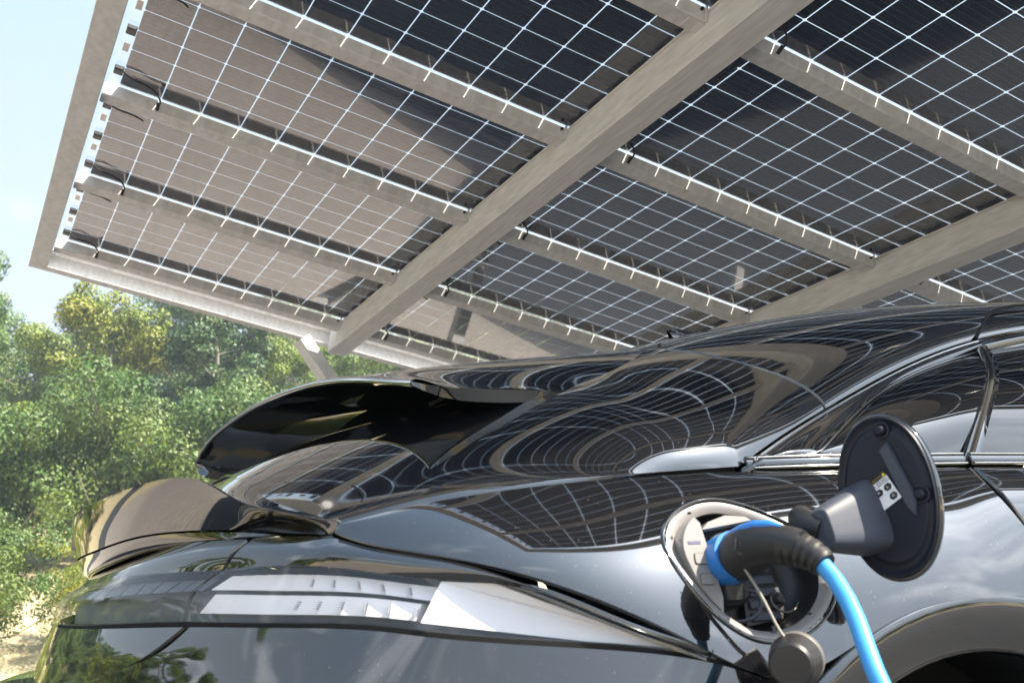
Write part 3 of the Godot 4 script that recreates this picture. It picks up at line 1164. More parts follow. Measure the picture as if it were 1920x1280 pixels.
		if z < 0:
			back = mirrored(back)
		put("housing", sheet(back, Vector3(-1, 0, 0.6 * z)), M.lamp_grey, lamp)
		lamp_inside(lamp, lens_g, split, z)
	# ------------------------------------------------ panel and bumper below the lamp
	var b_top := stations(V3([-0.184, 0.9145, 0.0, -0.162, 0.9170, 0.20, -0.096, 0.9215, 0.40, 0.000, 0.9260, 0.577, 0.087, 0.9260, 0.710, 0.190, 0.9210, 0.812, 0.251, 0.9115, 0.859, 0.371, 0.8965, 0.905, 0.474, 0.8835, 0.932, 0.548, 0.8675, 0.947, 0.620, 0.8420, 0.957]), 10)
	var b_mid := stations(V3([-0.198, 0.880, 0.0, -0.178, 0.8810, 0.19, -0.123, 0.8845, 0.37, -0.044, 0.8900, 0.53, 0.040, 0.8800, 0.668, 0.142, 0.8720, 0.800, 0.232, 0.8620, 0.866, 0.358, 0.8480, 0.917, 0.459, 0.8380, 0.944, 0.543, 0.8250, 0.956, 0.612, 0.8080, 0.963]), 10)
	var b_low := stations(V3([-0.210, 0.838, 0.0, -0.199, 0.8385, 0.14, -0.170, 0.8400, 0.27, -0.122, 0.8470, 0.40, -0.020, 0.8280, 0.60, 0.096, 0.8150, 0.785, 0.205, 0.8050, 0.873, 0.346, 0.7950, 0.931, 0.448, 0.7850, 0.956, 0.532, 0.7750, 0.967, 0.595, 0.7620, 0.972]), 10)
	var b_foot := stations(V3([-0.290, 0.62, 0.0, -0.275, 0.62, 0.11, -0.225, 0.62, 0.30, -0.160, 0.62, 0.45, -0.060, 0.62, 0.66, 0.060, 0.62, 0.82, 0.175, 0.62, 0.90, 0.315, 0.62, 0.945, 0.415, 0.62, 0.963, 0.480, 0.62, 0.970, 0.525, 0.62, 0.972]), 10)
	var b_g := across([b_top, b_mid, b_low], 18)
	var tail_cut := 30
	both(car, "tailgate_panel", part_of(b_g, 0, tail_cut), Vector3(-1, 0, 0.3), M.paint, 0.010)
	both(car, "rear_bumper", part_of(across([b_top, b_mid, b_low, b_foot], 30), tail_cut + 1, 100), Vector3(-1, 0, 0.8), M.paint, 0.010)
	both(car, "bumper_seal", across([moved(b_top, Vector3(0.010, 0.006, -0.008)), moved(b_top, Vector3(0.008, -0.006, -0.008))], 2), Vector3(-1, 0, 0.6), M.gap, 0.0)
	both(car, "bumper_seal", part_of(lay.call(b_g, 0.0).map(func(r): return moved(r, Vector3(0.009, 0, -0.007))), tail_cut - 3, tail_cut + 4), Vector3(-1, 0, 0.6), M.gap, 0.0)
	# reflector step in the flank of the bumper
	var groove := curve(V3([0.256, 0.907, 0.8430, 0.252, 0.880, 0.849, 0.248, 0.850, 0.8565, 0.244, 0.80, 0.866]), 12)
	var lip_g := curve(V3([0.256, 0.907, 0.8440, 0.290, 0.9045, 0.861, 0.330, 0.898, 0.879]), 10)
	for z in [1, -1]:
		put("bumper_groove", tube(groove if z > 0 else mirrored([groove])[0] as PackedVector3Array, 0.0035, 8), M.gap, car)
		put("bumper_groove", tube(lip_g if z > 0 else mirrored([lip_g])[0] as PackedVector3Array, PackedFloat32Array([0.0035, 0.0033, 0.003, 0.0028, 0.0026, 0.0023, 0.002, 0.0017, 0.0014, 0.001, 0.0006]), 8), M.gap, car)
	# lower tail: a shelf that stands out behind the tailgate
	var sh_a := curve(V3([-0.205, 0.830, 0.0, -0.190, 0.829, 0.12, -0.140, 0.826, 0.30, -0.085, 0.818, 0.42]), 24)
	var sh_b := curve(V3([-0.300, 0.808, 0.0, -0.280, 0.808, 0.15, -0.215, 0.806, 0.36, -0.120, 0.800, 0.52]), 24)
	var sh_c := curve(V3([-0.310, 0.780, 0.0, -0.290, 0.780, 0.15, -0.222, 0.778, 0.37, -0.125, 0.772, 0.53]), 24)
	var sh_d := curve(V3([-0.290, 0.60, 0.0, -0.270, 0.60, 0.15, -0.205, 0.60, 0.37, -0.110, 0.60, 0.53]), 24)
	both(car, "bumper_shelf", across([sh_a, sh_b, sh_c, sh_d], 20), Vector3(-0.6, 1, 0), M.paint, 0.0)
	# underbody
	put("underbody", box(Vector3(-0.12, 0.22, -0.80), Vector3(4.2, 0.60, 0.80), 0.05), M.gap, car)
	put("cabin_floor", box(Vector3(0.25, 0.60, -0.70), Vector3(3.2, 0.86, 0.70), 0.03), M.gap, car)
	# ------------------------------------------------ roof spoiler
	var te := curve(V3([0.083, 1.258, -0.622, 0.108, 1.300, -0.585, 0.148, 1.335, -0.52, 0.198, 1.362, -0.40, 0.250, 1.366, -0.20, 0.282, 1.352, -0.02, 0.300, 1.332, 0.12, 0.310, 1.304, 0.28, 0.318, 1.277, 0.42, 0.321, 1.2575, 0.525]), 60)
	var te_low := PackedVector3Array()
	for k in 61:
		te_low.append(te[k] + Vector3(0.003, -0.011, 0.0))
	var wr := curve(V3([0.782, 1.292, -0.557, 0.80, 1.34, -0.42, 0.815, 1.368, -0.26, 0.83, 1.381, 0.0, 0.815, 1.368, 0.26, 0.80, 1.340, 0.42, 0.784, 1.2955, 0.556]), 60)
	var side_line := curve(V3([0.3205, 1.2565, 0.524, 0.351, 1.2475, 0.541, 0.396, 1.2425, 0.552, 0.517, 1.2385, 0.566, 0.596, 1.2405, 0.573, 0.70, 1.268, 0.564, 0.784, 1.2945, 0.557]), 20)
	var low_line := curve(V3([0.3225, 1.2500, 0.5270, 0.3570, 1.2330, 0.5370, 0.4450, 1.2205, 0.5550, 0.5150, 1.2235, 0.5610, 0.5900, 1.2385, 0.5615, 0.7000, 1.2660, 0.5530, 0.7840, 1.2925, 0.5580]), 20)
	var wing := []
	for wk in 21:
		var f := wk / 20.0
		var off := side_line[wk] - side_line[0].lerp(side_line[20], f)
		var along := (side_line[wk].x - side_line[0].x) / (side_line[20].x - side_line[0].x)
		var r := PackedVector3Array()
		for k in 61:
			var e := k / 30.0 - 1.0
			var s4 := pow(absf(e), 3.0)
			r.append(te[k].lerp(wr[k], along) + Vector3(0, off.y * s4 + 0.012 * sin(PI * along) * (1.0 - s4), off.z * s4 * signf(e)))
		wing.append(r)
	put("roof_spoiler", sheet(across([wing[0], moved(te, Vector3(0.004, 0.0022, 0))] + wing.slice(2, 21, 3), 40), Vector3.UP, 0.0), M.paint, car)
	put("spoiler_edge", sheet(across([te_low, moved(te, Vector3(-0.0015, -0.0055, 0)), te], 6), Vector3(-1, 0, 0), 0.0), M.gloss, car)
	# end facets: bright narrow one at the right, a drooping fin at the left
	put("spoiler_end", sheet(across([side_line, low_line], 4), Vector3(0, 0.4, 1)), M.gloss, car)
	var fin_top := PackedVector3Array()
	for wk in 21:
		fin_top.append(wing[wk][0])
	fin_top = curve(fin_top, 24)
	var fin_low := curve(V3([0.082, 1.244, -0.622, 0.090, 1.222, -0.602, 0.104, 1.208, -0.57, 0.150, 1.200, -0.56, 0.30, 1.206, -0.565, 0.50, 1.222, -0.57, 0.784, 1.288, -0.557]), 24)
	var fin_mid := PackedVector3Array()
	for k in 25:
		fin_mid.append((fin_top[k] + fin_low[k]) * 0.5 + Vector3(-0.002, 0, -0.010))
	var fin_in := PackedVector3Array()
	for k in 25:
		fin_in.append((fin_top[k] + fin_low[k]) * 0.5 + Vector3(0.006, -0.006, 0.016))
	put("spoiler_end", sheet(across([fin_top, fin_mid, fin_low], 8), Vector3(0, 0.0, -1)), M.gloss, car)
	put("spoiler_end", sheet(across([moved(fin_top, Vector3(0.004, -0.008, 0.006)), fin_in, fin_low], 8), Vector3(0, 0.0, 1)), M.gloss, car)
	# under side
	var ws := []
	for f in [0.0, 0.3, 0.65, 1.0]:
		var r := PackedVector3Array()
		for k in 61:
			var e := pow(absf(k / 30.0 - 1.0), 3.0)
			r.append(te_low[k].lerp(wr[k] + Vector3(-0.02, -0.030, 0), f) + Vector3(0, -0.006 * sin(PI * f) - 0.034 * sin(PI * f) * e, 0))
		ws.append(r)
	put("spoiler_underside", sheet(across(ws, 24), Vector3.DOWN), M.gloss, car)
	for sx in [[-0.30, 0.50], [0.12, 0.50]]:
		put("washer_jet", tube(V3([sx[1], 1.300, sx[0], sx[1] - 0.03, 1.285, sx[0] - 0.01]), 0.004, 6), M.rubber, car)
	# ------------------------------------------------ wheels and arches
	for z in [1, -1]:
		for wx in [0.935, 3.84]:
			wheel(car, Vector3(wx, 0.392, 0.80 * z), z)
			var ga := []
			for rr in [[0.346, 0.918], [0.350, 0.932], [0.378, 0.946], [0.405, 0.951], [0.420, 0.948], [0.426, 0.938]]:
				var r := PackedVector3Array()
				for k in 49:
					var a := lerpf(-0.25, PI + 0.25, k / 48.0)
					r.append(Vector3(wx + cos(a) * rr[0], 0.500 + sin(a) * rr[0], rr[1] * z))
				ga.append(r)
			put("arch_cladding", sheet(across(ga, 16), Vector3(0, 0, z), 0.02), M.gloss, car)
			var gl := []
			for zz in [0.919, 0.55]:
				var r := PackedVector3Array()
				for k in 33:
					var a := lerpf(-0.3, PI + 0.3, k / 32.0)
					r.append(Vector3(wx + cos(a) * 0.348, 0.500 + sin(a) * 0.348, zz * z))
				gl.append(r)
			put("arch_liner", sheet(gl, Vector3.DOWN), M.dark_plastic, car)
	charge_port(car, fine)
	charge_flap(car)
	front_of_car(car)


func lamp_inside(lamp: Node3D, lens: Array, split: int, z: int) -> void:
	# two rows of white reflector cups and one white wedge towards the tip
	var at := func(c: float, v: float, deep: float):
		var f := clampf(v, 0.0, 1.0) * (lens.size() - 1)
		var k := mini(int(f), lens.size() - 2)
		var i := mini(int(c), 98)
		var a: Vector3 = lens[k][i].lerp(lens[k][i + 1], c - i)
		var b: Vector3 = lens[k + 1][i].lerp(lens[k + 1][i + 1], c - i)
		var nn := Vector3(-1.0, 0.15, 0.25 + 1.2 * c / 99.0).normalized()
		var p := a.lerp(b, f - k) - nn * deep
		return Vector3(p.x, p.y, p.z * z)
	var slab := func(quad: Array, deep0: float, deep1: float):
		var st := SurfaceTool.new()
		st.begin(Mesh.PRIMITIVE_TRIANGLES)
		st.set_smooth_group(-1)
		var f := []
		var b := []
		for q in quad:
			f.append(at.call(q[0], q[1], deep0 + (q[2] if q.size() > 2 else 0.0)))
			b.append(at.call(q[0], q[1], deep1 + 0.006))
		var face := func(p: Array, o: Vector3):
			var n: Vector3 = (p[2] - p[0]).cross(p[1] - p[0])
			if n.dot(o) < 0.0:
				p = p.duplicate()
				p.reverse()
			for k in range(1, p.size() - 1):
				for v in [p[0], p[k], p[k + 1]]:
					st.add_vertex(v)
		var out: Vector3 = f[0] - b[0]
		face.call(f, out)
		var mid := Vector3.ZERO
		for v in f:
			mid += v / f.size()
		for k in f.size():
			var l := (k + 1) % f.size()
			face.call([f[k], f[l], b[l], b[k]], (f[k] + f[l]) * 0.5 - mid)
		st.generate_normals()
		return st.commit()
	var edges := [46.1, 47.8, 49.5, 51.4, 53.5, 55.6, 57.9, 60.3, 63.0, 65.8, 68.9, 72.1]
	var edges_low := [46.2, 47.5, 49.0, 50.6, 52.4, 54.4, 56.2, 58.2, 60.3, 62.5, 65.2, 68.5]
	for row in 2:
		var v0: float = 0.16 if row == 0 else 0.545
		var v1: float = 0.46 if row == 0 else 0.86
		for k in 11:
			var lean := 1.0
			var ed: Array = edges if row == 0 else edges_low
			var a: float = ed[k]
			var b: float = ed[k + 1] - 0.10
			var down := 0.008 * (k - 5)
			put("reflector", slab.call([[a + lean * 0.5, v0, -0.003], [b + lean * 0.5, v0, 0.003], [b - lean * 0.5, v1, 0.003], [a - lean * 0.5, v1, -0.003]], 0.016, 0.030), M.lamp_white, lamp)
			for t in 5:
				var vv := lerpf(v0, v1, 0.35 + t * 0.12)
				var cx := b - lean * (0.35 + t * 0.12 - 0.5) - 0.12
				if k > 4 and t < 4:
					put("reflector_rib", slab.call([[cx - 0.16, vv - 0.007], [cx, vv - 0.007], [cx, vv + 0.007], [cx - 0.16, vv + 0.007]], 0.0110, 0.017), M.lamp_mid, lamp)
	put("reflector_rail", slab.call([[46.5, 0.475], [71.0, 0.475], [70.0, 0.53], [46.3, 0.53]], 0.020, 0.030), M.lamp_grey, lamp)
	put("reflector_wedge", slab.call([[73.4, 0.04, -0.007], [78.5, 0.0, -0.004], [86.5, 0.36, -0.002], [95.6, 0.82, 0.0], [95.8, 0.92, 0.0], [69.4, 0.87, -0.007]], 0.010, 0.022), M.lamp_white, lamp)
	for k in 11:
		put("reflector", slab.call([[9.0 + k * 3.2, 0.2], [11.9 + k * 3.2, 0.2], [11.4 + k * 3.2, 0.46], [8.5 + k * 3.2, 0.46]], 0.018, 0.030), M.lamp_grey, lamp)


func wheel(car: Node3D, at: Vector3, z: int) -> void:
	var w := Node3D.new()
	w.name = "wheel"
	car.add_child(w, true)
	w.position = at
	if z < 0:
		w.rotation.y = PI
	put("tyre", lathe([Vector2(0.262, -0.11), Vector2(0.355, -0.12), Vector2(0.385, -0.10), Vector2(0.390, -0.05), Vector2(0.390, 0.05), Vector2(0.385, 0.095), Vector2(0.355, 0.118), Vector2(0.275, 0.112), Vector2(0.262, 0.10)], 56), M.tyre, w)
	put("rim", lathe([Vector2(0.25, -0.10), Vector2(0.262, -0.09), Vector2(0.262, 0.10), Vector2(0.272, 0.108), Vector2(0.266, 0.112), Vector2(0.248, 0.09), Vector2(0.24, 0.0)], 56), M.rim, w)
	put("hub", lathe([Vector2(0.0, 0.09), Vector2(0.05, 0.088), Vector2(0.06, 0.07), Vector2(0.06, 0.0)], 24), M.gloss, w)
	for k in 5:
		var a := TAU * k / 5.0 + 0.3
		var sp := bar(Vector3(cos(a) * 0.04, sin(a) * 0.04, 0.065), Vector3(cos(a) * 0.258, sin(a) * 0.258, 0.085), 0.055, 0.03)
		put("spoke", sp, M.rim, w)


func charge_port(car: Node3D, skin: Array) -> void:
	var port := Node3D.new()
	port.name = "charge_port"
	car.add_child(port, true)
	port.transform = Transform3D(Basis(PX, PY, PN), PO)
	var o := port_outline()
	# how far the skin of the car lies off the port's flat at its rim
	var lift := PackedFloat32Array()
	for p in o:
		var best := 1e9
		var l := 0.0
		for row in skin:
			for v in row:
				var q: Vector3 = v - PO
				var dd := pow(q.dot(PX) - p.x, 2.0) + pow(q.dot(PY) - p.y, 2.0)
				if dd < best:
					best = dd
					l = q.dot(PN)
		lift.append(clampf(l, -0.03, 0.02))
	var smooth := lift.duplicate()
	for k in lift.size():
		var sum := 0.0
		for e in range(-4, 5):
			sum += lift[(k + e + lift.size()) % lift.size()]
		smooth[k] = sum / 9.0
	var ring := func(scale: float, d: float, off := Vector2.ZERO):
		var r := PackedVector3Array()
		for k in o.size():
			var p := o[k]
			r.append(Vector3(p.x * scale + off.x, p.y * scale + off.y, d + smooth[k] * smoothstep(0.5, 0.95, scale)))
		r.append(r[0])
		return r
	# dark seal, pale flange, wall of the recess, floor
	put("port_seal", sheet([ring.call(1.050, -0.006), ring.call(1.043, 0.0018), ring.call(1.028, 0.0034), ring.call(1.012, 0.0028), ring.call(0.992, -0.004)], Vector3(0, 0, 1)), M.gloss, port)
	put("port_flange", sheet([ring.call(0.992, -0.003), ring.call(0.978, 0.0008), ring.call(0.90, -0.0025), ring.call(0.855, -0.007), ring.call(0.845, -0.009)], Vector3(0, 0, 1)), M.port_plastic, port)
	var wall := sheet([ring.call(0.845, -0.009), ring.call(0.835, -0.03), ring.call(0.80, -0.060), ring.call(0.5, -0.0605), ring.call(0.05, -0.061)], Vector3(0, 0, 1))
	put("port_recess", wall, M.dark_plastic, port)
	for p in [[-0.0784, 0.0721], [0.0338, 0.0746], [0.0556, -0.0558], [-0.0626, -0.059]]:
		var sm := SphereMesh.new()
		sm.radius = 0.0026
		sm.height = 0.003
		sm.radial_segments = 10
		sm.rings = 5
		put("screw", sm, M.gap, port, Vector3(p[0] * 1.0, p[1], -0.004))
	# left control panel: a crescent with two square buttons and a small mark
	var crescent := PackedVector2Array()
	for k in range(0, o.size()):
		var p := o[k] * 0.872
		if p.x < -0.062 and p.y < 0.070 and p.y > -0.058:
			crescent.append(Vector2(p.x, p.y))
	var up := []
	for p in crescent:
		up.append(p)
	up.sort_custom(func(a, b): return a.y > b.y)
	crescent = PackedVector2Array()
	crescent.append(Vector2(-0.0655, 0.0610))
	for p in up:
		crescent.append(p)
	crescent.append(Vector2(-0.0630, -0.0550))
	crescent.append(Vector2(-0.0570, -0.0300))
	crescent.append(Vector2(-0.0605, 0.0150))
	put("control_panel", moved_mesh(prism(crescent, 0.055, 0.0010), Vector3(0, 0, -0.0605)), M.port_plastic, port)
	for c in [Vector2(-0.0758, 0.0168), Vector2(-0.0738, -0.0075)]:
		put("button_gap", moved_mesh(prism(oval(0.0090, 0.0068, 28, -0.05, 6.0), 0.0012), Vector3(c.x, c.y, -0.0060)), M.gap, port)
		put("button", moved_mesh(prism(oval(0.0084, 0.0062, 28, -0.05, 6.0), 0.0022, 0.0004), Vector3(c.x, c.y, -0.0060)), M.port_plastic, port)
	put("port_mark", box(Vector3(-0.0885, 0.0345, -0.0058), Vector3(-0.0712, 0.0385, -0.0049), 0.0003), mat(Color(0.05, 0.05, 0.11), 0.5), port)
	# upper ledge, courtesy light
	var ledge := PackedVector2Array([Vector2(-0.056, 0.056), Vector2(-0.045, 0.0655), Vector2(-0.018, 0.0735), Vector2(0.012, 0.071), Vector2(0.020, 0.066)])
	put("port_ledge", moved_mesh(prism(ledge, 0.016, 0.001), Vector3(0, 0, -0.036)), M.port_plastic, port)
	put("courtesy_light", moved_mesh(prism(oval(0.0155, 0.0068, 28, 0.18), 0.005, 0.0015), Vector3(-0.016, 0.051, -0.045)), M.led, port)
	# socket surround and ribbed cover to its right
	put("socket_collar", moved_mesh(lathe([Vector2(0.022, 0.0), Vector2(0.040, 0.0), Vector2(0.041, 0.026), Vector2(0.037, 0.030), Vector2(0.026, 0.030), Vector2(0.024, 0.006)], 40), Vector3(-0.030, 0.004, -0.060)), M.dark_plastic, port)
	put("ribbed_plate", moved_mesh(prism(PackedVector2Array([Vector2(0.006, 0.040), Vector2(0.030, 0.040), Vector2(0.052, 0.012), Vector2(0.060, -0.028), Vector2(0.050, -0.052), Vector2(-0.006, -0.058)]), 0.012, 0.002), Vector3(0, 0, -0.060)), M.dark_plastic, port)
	for k in 6:
		var y := 0.026 - k * 0.0145
		put("rib", box(Vector3(0.004, y - 0.0052, -0.0485), Vector3(0.052 - absf(k - 3) * 0.004, y + 0.0052, -0.0440), 0.0012), M.flap_cover, port)
	var kn := lathe([Vector2(0.0, 0.010), Vector2(0.0045, 0.0095), Vector2(0.0065, 0.006), Vector2(0.0068, 0.003), Vector2(0.010, 0.0025), Vector2(0.0105, 0.0)], 24)
	put("knob", moved_mesh(kn, Vector3(0.043, -0.0285, -0.044)), M.dark_plastic, port)
	put("knob_cord", tube(curve(V3([0.034, -0.024, -0.041, 0.033, -0.033, -0.040, 0.044, -0.044, -0.038, 0.060, -0.043, -0.036, 0.070, -0.034, -0.038]), 20), 0.0013, 8), M.cap_grey, port)
	# cover of the second socket: a short round can held in a hook
	var can := lathe([Vector2(0.0, 0.0), Vector2(0.0165, 0.0), Vector2(0.0178, 0.0015), Vector2(0.0178, 0.018), Vector2(0.0165, 0.0195), Vector2(0.0, 0.0195)], 36)
	var co := put("socket_cover", can, M.cap, port)
	co.transform = Transform3D(Basis(Vector3(1, 0, 0), -PI * 0.42), Vector3(-0.0325, -0.0285, -0.030))
	put("cover_hook", tube(curve(V3([-0.014, -0.020, -0.020, -0.006, -0.024, -0.014, -0.003, -0.036, -0.012, -0.010, -0.049, -0.014, -0.030, -0.056, -0.018, -0.048, -0.055, -0.022]), 24), 0.0036, 10, 0.6), M.flap_cover, port)
	# latch at the lower rim
	put("rim_latch", box(Vector3(-0.0030, -0.0805, -0.006), Vector3(0.0020, -0.066, -0.0028), 0.0006), M.dark_plastic, port)


func moved_mesh(m: Mesh, by: Vector3) -> ArrayMesh:
	return join([[m, Transform3D(Basis(), by)]])


func charge_flap(car: Node3D) -> void:
	var flap := Node3D.new()
	flap.name = "charge_flap"
	car.add_child(flap, true)
	flap.set_meta("label", "open oval charge port flap with a printed sticker inside")
	# flap's own axes: x across, y up, z out of its inner face
	var eh := Vector3(0.30, -0.26, 0.918).normalized()
	var ev := (Vector3(0.03, 1, 0) - eh * eh.dot(Vector3(0.03, 1, 0))).normalized()
	flap.transform = Transform3D(Basis(eh, ev, eh.cross(ev)), Vector3(0.764, 1.044, 1.000))
	var o := oval(0.0640, 0.0985, 72, 0.35, 2.1)
	var grown := func(s: float, d: float):
		var r := PackedVector3Array()
		for p in o:
			r.append(Vector3(p.x * s, p.y * s, d))
		r.append(r[0])
		return r
	put("outer_skin", sheet([grown.call(0.05, -0.0175), grown.call(0.7, -0.0165), grown.call(0.95, -0.0125), grown.call(1.0, -0.009), grown.call(1.005, -0.005), grown.call(0.985, -0.0015), grown.call(0.965, -0.002)], Vector3(0, 0, -1)), M.paint, flap)
	put("inner_liner", sheet([grown.call(0.97, -0.003), grown.call(0.955, 0.0018), grown.call(0.925, 0.002), grown.call(0.90, -0.003), grown.call(0.82, -0.0035), grown.call(0.79, 0.001), grown.call(0.76, 0.0015), grown.call(0.05, 0.002)], Vector3(0, 0, 1)), M.flap_inner, flap)
	# two bumps and a raised rib on the liner
	for p in [Vector2(-0.0165, 0.0745), Vector2(0.0437, 0.0103)]:
		put("bump_stop", moved_mesh(lathe([Vector2(0.0, 0.009), Vector2(0.004, 0.009), Vector2(0.0055, 0.0075), Vector2(0.007, 0.0)], 20), Vector3(p.x, p.y, 0.0)), M.flap_inner, flap)
		put("bump_socket", moved_mesh(lathe([Vector2(0.0085, 0.0035), Vector2(0.0105, 0.003), Vector2(0.0115, 0.0)], 24), Vector3(p.x, p.y, 0.0)), M.flap_inner, flap)
	put("rib", moved_mesh(prism(PackedVector2Array([Vector2(-0.013, 0.0523), Vector2(-0.0052, 0.0619), Vector2(0.0400, 0.0050), Vector2(0.0420, -0.0140), Vector2(0.0330, -0.0080)]), 0.008, 0.003), Vector3(0, 0, 0.001)), M.flap_cover, flap)
	# hinge arm: a broad smooth box that swells out of the liner towards the port
	var arm := []
	for k in 7:
		var f := k / 6.0
		var r := PackedVector3Array()
		var w := lerpf(0.029, 0.017, f)
		var h := lerpf(0.043, 0.023, f)
		var c := Vector3(lerpf(-0.022, -0.031, f), lerpf(-0.031, -0.048, f), 0.002 + 0.074 * f)
		for p in oval(w, h, 40, 0.55, 4.0):
			r.append(c + Vector3(p.x, p.y, 0))
		r.append(r[0])
		arm.append(r)
	var capr := PackedVector3Array()
	for p in arm[6]:
		capr.append(Vector3(-0.031, -0.048, 0.079).lerp(p, 0.90) + Vector3(0, 0, 0.002))
	arm.append(capr)
	var capc := PackedVector3Array()
	for p in arm[6]:
		capc.append(Vector3(-0.031, -0.048, 0.0795).lerp(p, 0.05))
	arm.append(capc)
	put("hinge_arm", sheet(arm, Vector3(0, 0, 1)), M.flap_cover, flap)
	put("hinge_link", tube(curve(V3([-0.031, -0.048, 0.070, -0.055, -0.045, 0.068, -0.085, -0.045, 0.035, -0.10, -0.05, -0.02]), 20), 0.016, 16), M.dark_plastic, flap)
	# sticker
	var tex := sticker_image()
	var sm := mat(Color(1, 1, 1), 0.5)
	sm.albedo_texture = tex
	var t := Transform3D(Basis(Vector3(0, 0, 1), 0.80), Vector3(-0.0017, 0.0057, 0.0042))
	var q := sheet([PackedVector3Array([Vector3(-0.0142, 0.0190, 0), Vector3(0.0142, 0.0190, 0)]), PackedVector3Array([Vector3(-0.0142, -0.0190, 0), Vector3(0.0142, -0.0190, 0)])], Vector3(0, 0, 1))
	put("sticker", join([[q, t]]), sm, flap)


func sticker_image() -> ImageTexture:
	var w := 128
	var h := 208
	var im := Image.create_empty(w, h, false, Image.FORMAT_RGB8)
	im.fill(Color(0.86, 0.86, 0.88))
	im.fill_rect(Rect2i(0, 0, w, 34), Color(0.03, 0.03, 0.03))
	var yel := Color(0.86, 0.74, 0.12)
	for k in 24:
		var y := 5 + k
		var s := int(k * 0.55)
		im.fill_rect(Rect2i(16 - s, y, s * 2 + 1, 1), yel)
		im.fill_rect(Rect2i(w - 16 - s, y, s * 2 + 1, 1), yel)
	glyphs(im, "WARNING", 33, 13, 2, yel, 9)
	im.fill_rect(Rect2i(0, 34, w, 32), Color(0.80, 0.80, 0.82))
	im.fill_rect(Rect2i(0, 66, w, 3), Color(0.05, 0.05, 0.05))
	im.fill_rect(Rect2i(50, 38, 22, 24), Color(0.05, 0.05, 0.05))
	im.fill_rect(Rect2i(54, 42, 14, 16), Color(0.86, 0.86, 0.88))
	im.fill_rect(Rect2i(60, 46, 3, 9), Color(0.05, 0.05, 0.05))
	for k in 4:
		im.fill_rect(Rect2i(78, 40 + k * 6, 42 - (k % 2) * 9, 2), Color(0.08, 0.08, 0.08))
	im.fill_rect(Rect2i(8, 42, 26, 12), Color(0.12, 0.12, 0.14))
	im.fill_rect(Rect2i(0, 134, w, 2), Color(0.55, 0.55, 0.56))
	for d in [[34, 101, "K"], [94, 101, "L"], [94, 168, "C"]]:
		for y in range(-27, 28):
			for x in range(-24, 25):
				var e: float = maxf(absf(x) * 0.866 + absf(y) * 0.5, absf(y) * 1.0)
				if e < 23.0:
					im.set_pixel(d[0] + x, d[1] + y, Color(0.03, 0.03, 0.03))
		glyphs(im, d[2], d[0] - 6, d[1] - 9, 3, Color(0.9, 0.9, 0.9), 12)
	im.generate_mipmaps()
	return ImageTexture.create_from_image(im)


func glyphs(im: Image, text: String, x: int, y: int, s: int, c: Color, step: int) -> void:
	var f := {"W": [17, 17, 21, 21, 10], "A": [14, 17, 31, 17, 17], "R": [30, 17, 30, 18, 17], "N": [17, 25, 21, 19, 17], "I": [14, 4, 4, 4, 14], "G": [15, 16, 19, 17, 15], "K": [18, 20, 24, 20, 18], "L": [16, 16, 16, 16, 30], "C": [15, 16, 16, 16, 15]}
	for k in text.length():
		var rows: Array = f[text[k]]
		for r in 5:
			for b in 5:
				if rows[r] & (16 >> b):
					im.fill_rect(Rect2i(x + k * step + b * s * step / 12, y + r * s, maxi(1, s * step / 12), s), c)


